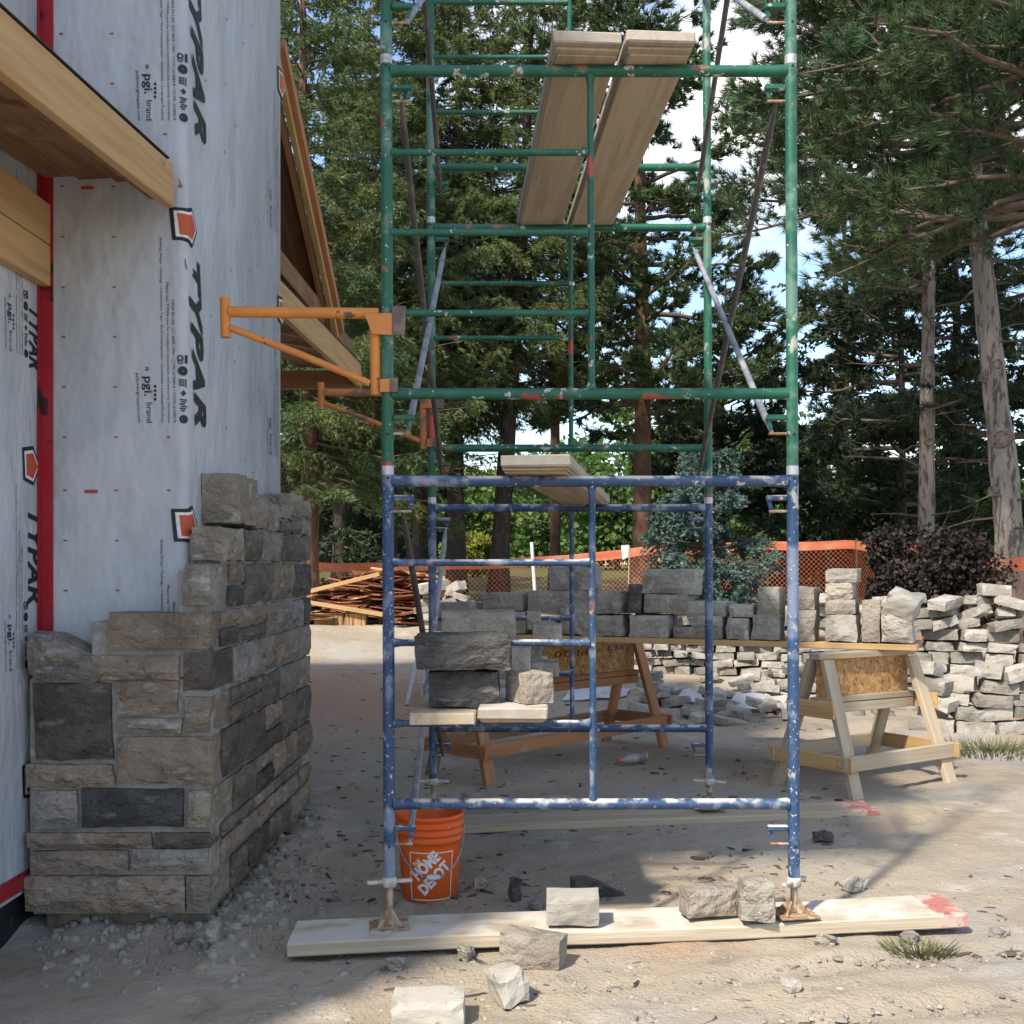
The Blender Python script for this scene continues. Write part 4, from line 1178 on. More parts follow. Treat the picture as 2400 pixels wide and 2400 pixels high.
# ------------------------------------------------------------------ orange bucket
g = GD(809, 1697)
bk = thing('bucket', (g.x - .006, g.y + .12, gh(g.x, g.y + .12) - .004), 'orange plastic bucket with white lettering behind the left scaffold post', 'bucket')
bc = Vector(bk.location)
BH = .375
def brad(h): return .120 + .026 * h / BH
prof = [(0, 0), (.112, 0), (brad(0), .008), (brad(.22), .235)]
for q in (.262, .293, .324):
    prof += [(brad(q), q - .004), (brad(q) + .008, q - .001), (brad(q) + .008, q + .006), (brad(q) + .001, q + .010)]
prof += [(brad(.352), .352), (brad(.352) + .007, .355), (brad(.37) + .007, .372), (brad(.37), .375), (brad(.37) - .004, .374), (brad(.2) - .003, .2), (.108, .01), (0, .01)]
mb = MB(); mb.lathe(bc, prof, 48); body_ = mb.build('body', 'bucket', bk)
A0 = math.atan2(-bc.y, -bc.x) + .10        # towards the camera
def bpt(u, h, d=.0012):
    """u: metres round the wall, 0 at the label centre"""
    r = brad(h) + d
    a = A0 + u / .13
    return Vector((bc.x + r * math.cos(a), bc.y + r * math.sin(a), bc.z + h))
fr = []
def frame_line(p, q, w=.0022):
    n = 10
    vs, fs = [], []
    for i in range(n + 1):
        u, h = p[0] + (q[0] - p[0]) * i / n, p[1] + (q[1] - p[1]) * i / n
        dx, dy = q[0] - p[0], q[1] - p[1]; l = math.hypot(dx, dy)
        ox, oy = -dy / l * w, dx / l * w
        vs += [bpt(u + ox, h + oy), bpt(u - ox, h - oy)]
    for i in range(n): fs.append([2 * i, 2 * i + 1, 2 * i + 3, 2 * i + 2])
    mb.add(vs, fs, vs)
mb = MB()
sq = [(-.10, .018), (.09, .018), (.09, .222), (-.10, .222)]
for i in range(4): frame_line(sq[i], sq[(i + 1) % 4])
mb.build('label_frame', 'print_white', body_)
def diag(body, u0, h0, L, H, off=.03, shear=0):
    c, s_ = math.cos(math.radians(45)), math.sin(math.radians(45))
    def f(a, b):
        x, y = a * L, b * H
        return bpt(u0 + x * c - y * s_, h0 + x * s_ + y * c)
    place_text('lettering', body, f, 'print_white', body_, offset=off)
diag('THE', -.074, .156, .040, .022)
diag('HOME', -.062, .098, .142, .054, .05)
diag('DEPOT', -.034, .036, .168, .052, .05)
mb = MB()
hr = .150
def hpt(a, dz): return Vector((bc.x + hr * math.cos(a), bc.y + hr * math.sin(a), bc.z + dz))
pts = [hpt(A0 + 1.45 - 2.9 * i / 16, .315 - .195 * math.sin(math.pi * i / 16) ** .8) for i in range(17)]
mb.tube(pts, .0032, 6); mb.build('wire_handle', 'galv', bk)
mb = MB(); mb.tube([pts[7], pts[8], pts[9]], .011, 10); mb.build('hand_grip', 'white_plastic', bk)
for e in (0, 16):
    mb = MB(); mb.tube([pts[e] + (bc - pts[e]).normalized() * 0, pts[e] + Vector((bc.x - pts[e].x, bc.y - pts[e].y, 0)).normalized() * .02], .012, 10); mb.build('handle_ear', 'bucket', bk)

# ------------------------------------------------------------------ sawhorses and the plank table
def sawhorse(label, A, B, top, mats, spread=.30, web='osb', gusset=True):
    """A, B: ground points below the two ends of the top beam"""
    A, B = Vector(A), Vector(B)
    t = thing('sawhorse', A, label, 'sawhorse', 'sawhorses under the stone table')
    d = Vector((B.x - A.x, B.y - A.y, 0)); L = d.length; d.normalize()
    sd = Vector((-d.y, d.x, 0))                 # away from the camera
    gA, gB = gz(A.x, A.y), gz(B.x, B.y)
    a = Vector((A.x, A.y, top)); b = Vector((B.x, B.y, top))
    mb = MB(); mb.board(a - d * .0 + Vector((0, 0, -.02)), b + Vector((0, 0, -.02)), .09, .038); mb.build('top_flange', mats[1], t)
    mb = MB(); mb.board(a + d * .02 + Vector((0, 0, -.155)), b - d * .02 + Vector((0, 0, -.155)), .012, .232); w_ = mb.build('web', web, t)
    mb = MB(); mb.board(a + Vector((0, 0, -.288)), b + Vector((0, 0, -.288)), .075, .036); mb.build('bottom_flange', mats[1], t)
    mb = MB(); mb.board(a + Vector((0, 0, -.340)) - sd * .01, b + Vector((0, 0, -.340)) - sd * .01, .05, .06); mb.build('stretcher', mats[1], t)
    feet = {}
    for e, (pt, sg) in enumerate(((a, 1), (b, -1))):
        for s in (-1, 1):
            hi = pt + d * sg * .05 + sd * s * .055 + Vector((0, 0, -.045))
            lo = pt + d * sg * .01 + sd * s * spread
            lo.z = gh(lo.x, lo.y) - .006
            mb = MB(); mb.board(hi, lo, .038, .088, up=d); mb.build('leg', mats[0], t)
            feet[(e, s)] = (hi, lo)
    def on(e, s, f, out): 
        hi, lo = feet[(e, s)]; p = hi.lerp(lo, f); return p + out
    for s in (-1, 1):
        o_ = sd * s * .039
        p, q = on(0, s, .74, o_), on(1, s, .74, o_)
        mb = MB(); mb.board(p - d * .08, q + d * .10, .038, .088, up=(0, 0, 1)); mb.build('side_rail', mats[2], t)
    for e, sg in ((0, -1), (1, 1)):
        o_ = d * sg * .066
        p, q = on(e, -1, .74, o_), on(e, 1, .74, o_)
        mb = MB(); mb.board(p - sd * .09, q + sd * .09, .020, .09, up=(0, 0, 1)); er = mb.build('end_rail', mats[3], t)
        mbn = MB()
        for pp in (p, q):
            for du in (-.018, .018):
                for dv in (-.02, .02):
                    c = pp + sd * du + Vector((0, 0, dv)) + d * sg * .0105
                    mbn.tube([c, c + d * sg * .001], .004, 6)
        mbn.build('nail_heads', 'roof_black', er)
        tag(er.children[0], kind='stuff')
        if gusset:
            p, q = on(e, -1, .36, o_), on(e, 1, .36, o_)
            mb = MB(); mb.board(p - sd * .04, q + sd * .04, .020, .10, up=(0, 0, 1)); mb.build('gusset', mats[3], t)
    return t, w_, (a, b, d, sd)
TOP = .928
sh1, _, _ = sawhorse('right sawhorse of pale lumber with a strand-board web in the sun', (1.737, 6.98, 0), (2.46, 7.42, 0), TOP - .04, ('lumber_pale', 'lumber_pale', 'lumber_pale', 'lumber'), .33)
sh2, web2, (wa, wb, wd, wsd) = sawhorse('left sawhorse of brown lumber in the shade behind the blue scaffold', (-.46, 7.69, 0), (.84, 8.95, 0), TOP - .045, ('lumber_warm', 'lumber_warm', 'lumber_warm', 'lumber_warm'), .30, gusset=False)
def webtxt(body, s0, s1, z0, z1):
    def f(u, v):
        p = wa.lerp(wb, s1 + (s0 - s1) * u)
        q = p - wsd * .0075
        q.z = z0 + (z1 - z0) * v
        return q
    place_text('stamp', body, f, 'print', web2)
webtxt('LPI-20', .50, .74, TOP - .13, TOP - .175); webtxt('SU', .30, .40, TOP - .14, TOP - .195); webtxt('6', .12, .15, TOP - .15, TOP - .20); webtxt('SET', .80, .92, TOP - .115, TOP - .15)

ta, tb = Vector((2.46, 7.25, TOP)), Vector((-.62, 8.46, TOP + .005))
td = (tb - ta).normalized(); tsd = Vector((td.y, -td.x, 0)) * -1
if tsd.y < 0: tsd = -tsd
for k, (lab, off) in enumerate((('front board of the table of stones across the sawhorses', 0), ('middle board of the table of stones across the sawhorses', .295), ('rear board of the table of stones across the sawhorses', .59))):
    mb = MB(); a = ta + tsd * off; b = tb + tsd * off
    mb.board(a + Vector((0, 0, -.019)), b + Vector((0, 0, -.019)), .285, .038)
    o = mb.build('table_board', 'lumber' if k == 0 else 'lumber_warm')
    tag(o, lab, 'board', 'boards of the stone table')
# stones on the table; rectangles in photo pixels
def z4t(*r): return tuple([r[0] / 3.22 + 1250, r[1] / 3.22 + 1250, r[2] / 3.22 + 1250, r[3] / 3.22 + 1250])
def z5t(*r): return tuple([r[0] / 2.972 + 1750, r[1] / 2.972 + 1750, r[2] / 2.972 + 1250, r[3] / 2.972 + 1250])
def ztb(px):
    """front line of the table"""
    f_ = lambda t: (ta.lerp(tb, t) - tsd * .13)
    lo, hi = 0.0, 1.0
    for _ in range(30):
        m_ = (lo + hi) / 2; p = f_(m_)
        if p.x / p.y * F + CX > px: lo = m_
        else: hi = m_
    return f_((lo + hi) / 2)
TANG = math.atan2(-td.y, -td.x)
TS = [
 (z4t(25, 240, 655, 780), 'st_table', 'grey block at the left of the table row, behind the rear middle post', 0, 1),
 (z4t(235, 505, 570, 785), 'st_table', 'tall grey block left of the blue middle post on the table', .02, 1),
 (z4t(485, 752, 620, 795), 'st_table', 'grey block in the bottom row right of the blue middle post', 0, 1),
 (z4t(765, 1098, 620, 815), 'st_table', 'broad block with a pale flat top in the bottom table row', 0, 1),
 (z4t(1100, 1500, 710, 815), 'st_cut', 'low brown block in the bottom table row left of the rear post', 0, 1),
 (z4t(1500, 1695, 640, 815), 'st_table', 'dark square block in the bottom row right of the rear post', 0, 1),
 (z5t(80, 300, 567, 747), 'st_table', 'pale-ended block at the bottom left of the blue right post', 0, 1),
 (z5t(345, 548, 535, 747), 'st_cut', 'brown cube in the bottom row just right of the blue post', .0, 1),
 (z5t(600, 842, 565, 747), 'st_table', 'rough grey cube at the bottom of the four-high stack', 0, 1),
 (z5t(842, 988, 470, 742), 'st_cut', 'tall brown block between the four-high stack and the end cube', .05, 1),
 (z5t(988, 1225, 565, 747), 'st_light', 'sunlit grey cube at the right end of the table', 0, 1),
 (z4t(-20, 490, 435, 612), 'st_table', 'long grey block of the second table layer behind the middle posts', 0, 2),
 (z4t(500, 750, 440, 612), 'st_table', 'rough-faced block of the second layer right of the blue middle post', -.2, 2),
 (z4t(745, 868, 385, 608), 'st_dark2', 'narrow dark block of the second table layer', .1, 2),
 (z4t(870, 1230, 462, 608), 'st_cut', 'long brown block of the second table layer', .0, 2),
 (z4t(1235, 1500, 625, 712), 'st_table', 'flat grey block behind the rear right post', .0, 2),
 (z4t(1175, 1530, 515, 627), 'st_table', 'wide flat block above the flat grey block at the rear post', .0, 3),
 (z4t(1525, 1728, 545, 640), 'st_light', 'pale blue-grey flat block left of the right post', 0, 2),
 (z5t(118, 300, 378, 567), 'st_cut', 'brown square block stacked left of the blue right post', .0, 2),
 (z5t(355, 552, 378, 537), 'st_cut', 'buff block with a grey side stacked right of the blue post', .0, 2),
 (z5t(603, 836, 460, 566), 'st_cut', 'second block up in the four-high stack', .0, 2),
 (z5t(610, 820, 345, 460), 'st_light', 'white-faced third block in the four-high stack', .0, 3),
 (z5t(620, 856, 250, 346), 'st_table', 'top block of the four-high stack', .0, 4),
 (z4t(145, 512, 255, 440), 'st_table', 'large grey block on top of the pile left of the middle post', -.0, 3),
 (z4t(860, 1300, 280, 470), 'st_table', 'largest grey block on top of the table pile right of the middle post', .0, 3),
 ((1014, 1140, 1413, 1480), 'st_table', 'small grey block at the far left end of the table', 0, 1),
 ((1136, 1246, 1391, 1432), 'st_table', 'grey block of the second layer at the left end of the table', .0, 2),
 ((1110, 1255, 1432, 1484), 'st_cut', 'brown block under the left end of the second layer', .0, 1),
]
for i, (r, m_, lab, rz, lay) in enumerate(TS):
    p = ztb((r[0] + r[1]) / 2)
    Y = p.y + .02 * (lay - 1)
    w_ = (r[1] - r[0]) * Y / F
    dep = .24 + .05 * R()
    z0 = TOP + .002 if lay == 1 else CZ - (r[3] - CY) * (Y + .01) / F
    hh = CZ - (r[2] - CY) * Y / F - z0
    if lay == 1: z0 = TOP + .002
    block('stone_block', (max(.1, w_ * .99 - dep * abs(math.sin(TANG)) * .18), dep, max(.05, hh)), (p.x + .0, Y + dep / 2 + .01, z0), TANG + rz, m_, 1000 + i, lab, 'stone block', 'blocks on the sawhorse table', (5, 3, 4), .05, .7, front=.01)
r = z5t(958, 1230, 372, 562); p = ztb((r[0] + r[1]) / 2)
block('stone_block', (.20, .22, .15), (p.x + .01, p.y + .12, TOP + .17), -.5, 'st_sawn', 1100, 'tilted white-faced block balanced on the end cube of the table', 'stone block', 'blocks on the sawhorse table', (4, 3, 4), .09, 1.0, rx=.25, ry=.35)

# ------------------------------------------------------------------ dry-stacked stone piles
LIB = []
for i in range(22):
    w_, d_, h_ = U(.17, .36), U(.14, .22), U(.075, .125)
    o = block_mb((w_, d_, h_), 2000 + i, (4, 2, 3), .08, 1.0)
    LIB.append((o, w_, d_, h_))
LIBM = []
for (o, w_, d_, h_) in LIB:
    ob = o.build('stone_block', 'st_stack')
    LIBM.append((ob.data, w_, d_, h_))
    bpy.data.objects.remove(ob)
def place_lib(loc, rz, label, group, sc=1.0, rx=0, ry=0, kk=None):
    me, w_, d_, h_ = LIBM[kk if kk is not None else random.randrange(22)]
    o = bpy.data.objects.new('stone_block', me)
    o.location = loc; o.rotation_euler = (rx, ry, rz); o.scale = (sc, sc, sc)
    COL.objects.link(o)
    return tag(o, label, 'stone block', group)
ORD = ['first', 'second', 'third', 'fourth', 'fifth', 'sixth', 'seventh', 'eighth', 'ninth', 'tenth', 'eleventh', 'twelfth', 'thirteenth', 'fourteenth', 'fifteenth', 'sixteenth', 'seventeenth', 'eighteenth', 'nineteenth', 'twentieth']
def dry_wall(A, B, height, label, group, seed, top_jit=.15, taper=(1, 1)):
    rg = random.Random(seed)
    A, B = Vector(A), Vector(B)
    d = (B - A); d.z = 0; L = d.length; d.normalize()
    sd = Vector((-d.y, d.x, 0))
    if sd.y < 0: sd = -sd
    ang = math.atan2(d.y, d.x)
    z, row = 0, 0
    while z < height:
        hrow = rg.uniform(.075, .125)
        s = rg.uniform(-.2, 0)
        col = 0
        while s < L:
            kk = rg.randrange(22)
            me, w_, d_, h_ = LIBM[kk]
            turn = rg.random() < .28
            ww = d_ if turn else w_
            c = s + ww / 2
            lim = height * (taper[0] + (taper[1] - taper[0]) * c / L) - top_jit * rg.random()
            if z < lim:
                p = A + d * c
                zg = gz(p.x, p.y)
                topmost = z + hrow > lim - .12
                o = place_lib((p.x + sd.x * (d_ / 2 + rg.uniform(-.05, .06)), p.y + sd.y * (d_ / 2 + rg.uniform(-.05, .06)), zg + z - .008 + rg.uniform(-.008, .008)), ang + rg.gauss(0, .14 if not topmost else .5) + (math.pi / 2 if turn else 0),
                              '%s from the left in course %s up of %s' % (ORD[min(col, 19)], ORD[min(row, 19)], label), group, 1.0, rg.gauss(0, .05), rg.gauss(0, .06) if not topmost else rg.uniform(-.4, .4), kk)
                o.scale = (rg.uniform(.9, 1.06), rg.uniform(.9, 1.1), hrow / h_ * rg.uniform(.88, 1.0))
                col += 1
            s += ww + rg.uniform(-.01, .035)
        z += hrow * 1.0
        row += 1
dry_wall((2.55, 10.3, 0), (4.75, 10.0, 0), 1.08, 'the tall dry-stacked stone pile', 'blocks in the tall dry-stacked pile', 31, taper=(.92, 1.0))
dry_wall((3.22, 9.15, 0), (4.3, 9.0, 0), .60, 'the low front stone pile', 'blocks in the low front pile', 37, taper=(.8, 1.15))
dry_wall((.95, 12.6, 0), (3.9, 12.0, 0), .80, 'the long pile behind the table', 'blocks in the long pile behind the table', 33, taper=(.85, 1.0))
dry_wall((-1.25, 13.6, 0), (-.2, 13.4, 0), .52, 'the pile beside the cedar heap', 'blocks in the pile beside the cedar heap', 35, taper=(1.15, .7))
rg = random.Random(77)
for i in range(75):
    px = rg.uniform(1480, 2080); py = rg.uniform(1590, 1705) if px < 1900 else rg.uniform(1600, 1680)
    g = G(px, py)
    place_lib((g.x, g.y, g.z - .01 + rg.choice((0, 0, .05, .09))), rg.uniform(0, 3.1), 'pale stone offcut in the rubble under and behind the table', 'offcuts in the rubble', rg.uniform(.55, .95), rg.uniform(-.3, .3), rg.uniform(-.4, .4))
# ------------------------------------------------------------------ step ladder
g = GD(768, 1330)
g.z = gh(g.x, g.y)
lad = thing('step_ladder', g, 'small grey aluminium step ladder behind the left scaffold posts', 'ladder')
topc = g + Vector((.14, .25, .62))
for s in (0, 1):
    o_ = Vector((.10, .26, 0)) * s
    mb = MB(); mb.board(g + o_ * 1.1, topc + o_ * .75 - Vector((.02, .03, 0)), .034, .06, up=(0, 1, 0)); st = mb.build('rail', 'alu', lad)
    if s == 0:
        a, b = g.lerp(topc, .2), g.lerp(topc, .36)
        mb = MB(); mb.board(a - Vector((.0, .028, 0)), b - Vector((0, .028, 0)), .024, .004, up=(0, 1, 0)); mb.build('warning_label', 'yellow', st)
    mb = MB(); mb.board(g + o_ * 1.1 + Vector((.30, .02, 0)), topc + o_ * .75 + Vector((.04, -.03, -.02)), .028, .03, up=(0, 1, 0)); mb.build('rear_leg', 'alu', lad)
for f_ in (.30, .62):
    a = g.lerp(topc, f_)
    mb = MB(); mb.board(a + Vector((.03, 0, 0)), a + Vector((.11, .24, 0)), .08, .016); mb.build('step', 'alu', lad)
mb = MB(); mb.board(topc + Vector((0, -.03, .01)), topc + Vector((.08, .19, .01)), .11, .03); mb.build('top_cap', 'alu', lad)
mb = MB(); a = g.lerp(topc, .3); mb.board(a, a + Vector((.17, .02, .0)), .02, .006); mb.build('spreader', 'alu', lad)

# ------------------------------------------------------------------ drinks bottle
g = GD(1195, 1447)
g.z = gh(g.x, g.y)
bo_ = thing('drinks_bottle', g, 'empty clear drinks bottle with orange cap lying on the ground', 'bottle')
ax = Vector((1, .25, .12)).normalized()
c0 = g + Vector((-.11, 0, .036))
mb = MB(); mb.lathe(c0, [(0, .02), (.016, .02), (.017, .035), (.030, .06), (.036, .08), (.034, .10), (.036, .115), (.034, .15), (.036, .17), (.036, .205), (.030, .218), (0, .215)], 20, ax); bb = mb.build('body', 'bottle', bo_)
mb = MB(); mb.lathe(c0, [(0, 0), (.0185, 0), (.0195, .003), (.0195, .022), (0, .023)], 18, ax); mb.build('cap', 'cap', bo_)
mb = MB(); mb.lathe(c0, [(.0368, .150), (.0372, .152), (.0372, .200), (.0368, .202)], 20, ax); lb = mb.build('label', 'bottle_label', bo_)
ux = ax; uy = Vector((0, -.6, .8)); uy = (uy - ux * uy.dot(ux)).normalized(); un = ux.cross(uy)
if un.y > 0: un = -un
place_text('lettering', 'G', lambda u, v: c0 + ax * (.105 + .03 * u) + (uy * (.008 + .02 * v) + un * .037), 'print_white', bb, offset=.02)

# ------------------------------------------------------------------ cedar waste heap
rg = random.Random(9)
def cedar_piece(c, L, w, t_, yaw, pitch, mat, label, group, roll=0):
    mb = MB()
    d = Vector((math.cos(yaw) * math.cos(pitch), math.sin(yaw) * math.cos(pitch), math.sin(pitch)))
    mb.board(c - d * L / 2, c + d * L / 2, w, t_, up=(math.sin(roll), 0, math.cos(roll)), bev=.002, jit=.004)
    o = mb.build('cedar_board', mat)
    return tag(o, label, 'board', group)
hc = Vector((-1.98, 14.8, gz(-1.98, 14.8)))
for i in range(290):
    f_ = i / 290
    z = rg.random() ** 1.2 * .60
    rad = 1.35 * (1 - z / .74)
    x = hc.x + rg.uniform(-1, 1) * rad * 1.1 + z * .45
    y = hc.y + rg.uniform(-1, .2) * rad * .7
    cedar_piece(Vector((x, y, hc.z + z + .02)), rg.uniform(.25, .65), rg.uniform(.09, .20), rg.uniform(.010, .020), rg.gauss(.1, .55), rg.gauss(0, .10), 'cedar',
                'split red cedar offcut in the heap behind the scaffold', 'cedar offcuts in the heap', rg.gauss(0, .3))
for i, (p, q, Y, lab) in enumerate([((575, 1118), (716, 1083), 14.2, 'long yellow batten sloping up on the cedar heap'), ((580, 1136), (735, 1162), 13.9, 'yellow batten lying across the front of the cedar heap'),
                                    ((820, 1122), (836, 1162), 14.0, 'short yellow batten leaning on the right of the heap'), ((842, 1118), (828, 1156), 14.3, 'short brown batten crossing the leaning one'),
                                    ((700, 1072), (840, 1090), 14.6, 'thin batten on the crest of the cedar heap')]):
    a, b = PD(*p, Y), PD(*q, Y)
    mb = MB(); mb.board(a, b, .05, .05 if i < 2 else .03); tag(mb.build('batten', 'lumber'), lab, 'batten', 'battens on the cedar heap')
for i, (x0, x1, yb) in enumerate([(590, 648, 1182), (648, 690, 1182), (712, 755, 1178), (590 - 60, 588, 1180)]):
    a, b = GD(x0, yb), GD(x1, yb)
    w_ = (b.x - a.x)
    mb = MB(); mb.box(((a.x + b.x) / 2, a.y + .15, a.z + .075), (w_ * .95, .25, .17), bev=.012, jit=.008)
    tag(mb.build('shingle_bundle', 'cedar_end'), ['leftmost upright bundle of split shingles before the cedar heap', 'second bundle of shingles beside the leftmost one', 'single bundle of shingles right of the leaning pieces', 'bundle of shingles hidden behind the stone cladding'][i], 'bundle', 'shingle bundles')
# white plastic sheets
def sheet(label, pts, seed):
    rg = random.Random(seed)
    c = sum(pts, Vector()) / len(pts)
    mb = MB()
    n = 14
    vs, fs = [], []
    for ring in range(7):
        for i in range(n):
            t_ = i / n * len(pts); k_ = int(t_); p = pts[k_ % len(pts)].lerp(pts[(k_ + 1) % len(pts)], t_ - k_)
            q = c.lerp(p, (ring + .15) / 6.15)
            vs.append(Vector((q.x, q.y, gz(q.x, q.y) + .012 + (.055 * (1 - ring / 6) + .03 * rg.random()))))
    for ring in range(6):
        for i in range(n):
            j = (i + 1) % n
            fs.append([ring * n + i, ring * n + j, (ring + 1) * n + j, (ring + 1) * n + i])
    fs.append(list(range(n))[::-1])
    mb.add(vs, fs, vs, True)
    tag(mb.build('plastic_sheet', 'sheet'), label, 'plastic sheet')
sheet('crumpled white plastic sheet on the ground right of the rear post', [GD(1370, 1345), GD(1500, 1345), GD(1500, 1312), GD(1390, 1310)], 1)
sheet('small crumpled white sheet left of the rear right post', [GD(1268, 1332), GD(1330, 1330), GD(1320, 1305), GD(1285, 1308)], 2)
sheet('flat white sheet lying behind the left sawhorse', [GD(1060, 1325), GD(1180, 1318), GD(1190, 1302), GD(1080, 1304)], 3)
# ------------------------------------------------------------------ orange netting fence
FP = [(-9.0, 21.0, 1.45), (-5.5, 20.3, 1.46), (-3.6, 19.9, 1.47), (-1.5, 19.8, 1.50), (.3, 19.9, 1.58), (2.2, 20.2, 1.77), (4.0, 20.6, 1.86), (5.7, 20.4, 1.87), (6.15, 18.0, 1.75), (5.85, 15.0, 1.55), (5.62, 13.0, 1.51), (5.3, 9.0, 1.45)]
def make_fence():
    t = thing('netting_fence', (-9.0, 21.0, gz(-9, 21)), 'sagging orange plastic netting fence round the building site', 'fence')
    pts = [Vector((x, y, 0)) for x, y, z in FP]
    cum = [0]
    for i in range(1, len(pts)): cum.append(cum[-1] + (pts[i] - pts[i - 1]).length)
    L = cum[-1]
    def at(s):
        for i in range(1, len(pts)):
            if s <= cum[i] or i == len(pts) - 1:
                f_ = (s - cum[i - 1]) / (cum[i] - cum[i - 1])
                p = pts[i - 1].lerp(pts[i], f_)
                zt_ = FP[i - 1][2] + (FP[i][2] - FP[i - 1][2]) * f_ - .03 * math.sin(math.pi * f_)
                return p, zt_
    def pt(s, h):
        """h: 0 at the top band, growing downwards in metres"""
        p, zt_ = at(max(0, min(L, s)))
        wob = .05 * noise.noise(Vector((s * .8, h * 1.5, 0)))
        return Vector((p.x + wob * .3, p.y + wob, zt_ - h + .015 * noise.noise(Vector((s * 1.3, 7, 0)))))
    # diamond strands
    cell = .085
    hgt = 1.18
    W = .0036
    n = int(L / cell)
    Q = []
    rows = int((hgt - .14) / cell) * 2
    for i in range(-2, n + 2):
        for sgn in (1, -1):
            for r_ in range(rows):
                h0 = .14 + r_ * cell / 2; h1 = h0 + cell / 2
                s0 = (i + .5 * sgn * (r_ % 2)) * cell if True else 0
                base = i * cell
                s0 = base + (cell / 2 if r_ % 2 else 0)
                s1 = s0 + sgn * cell / 2
                if not (0 <= s0 <= L): continue
                Q.append((s0, h0, s1, h1))
    V = []
    for (s0, h0, s1, h1) in Q:
        a, b = pt(s0, h0), pt(s1, h1)
        w = Vector((0, 0, W))
        V += [a - w, b - w, b + w, a + w]
    tag(np_mesh('netting', [tuple(v) for v in V], 4, 'fence', t), kind='stuff')
    # dense top band
    vs, fs = [], []
    m = int(L / .25)
    for i in range(m + 1):
        s = L * i / m
        for h in (-.004, .05, .105, .15):
            vs.append(pt(s, h) + Vector((0, .012 * math.sin(h * 60 + s * 2), 0)))
    for i in range(m):
        for j in range(3): fs.append([i * 4 + j, (i + 1) * 4 + j, (i + 1) * 4 + j + 1, i * 4 + j + 1])
    mb = MB(); mb.add(vs, fs, vs, True); mb.build('top_band', 'fence', t)
    for s in (3, 6.2, 9.2, 12.3, 15.2, 17.5, 20.5, 24):
        p, zt_ = at(s)
        mb = MB(); mb.board((p.x, p.y + .04, gz(p.x, p.y) - .1), (p.x, p.y + .04, zt_ + .05), .035, .035, up=(0, 1, 0)); mb.build('post', 'bark_dark', t)
    for s in (16.2, 18.6):
        mb = MB(); mb.tube([pt(s, -.02), pt(s + .02, 1.1)], .05, 8); mb.build('folded_seam', 'fence', t)
make_fence()
a = PD(1003, 1023, 19.5); b = PD(1012, 1120, 19.5)
mb = MB(); mb.tube([b - Vector((0, 0, .4)), a], .03, 8); tag(mb.build('marker_pole', 'white_pole'), 'thin white pole leaning at the netting fence', 'pole')
c = PD(1184, 1044, 17.5)
t = thing('marker_flag', (c.x, c.y, gz(c.x, c.y)), 'small white marker flag on a thin stake before the fence', 'flag')
mb = MB(); mb.tube([(c.x, c.y, gz(c.x, c.y)), c + Vector((.03, 0, .12))], .01, 6); mb.build('stake', 'lumber_pale', t)
mb = MB(); vs = [c + Vector((-.1, 0, .12)), c + Vector((.02, .01, .13)), c + Vector((.01, .03, -.06)), c + Vector((-.08, -.02, -.10))]
mb.add(vs, [[0, 1, 2, 3]], vs); mb.build('cloth', 'white_pole', t)

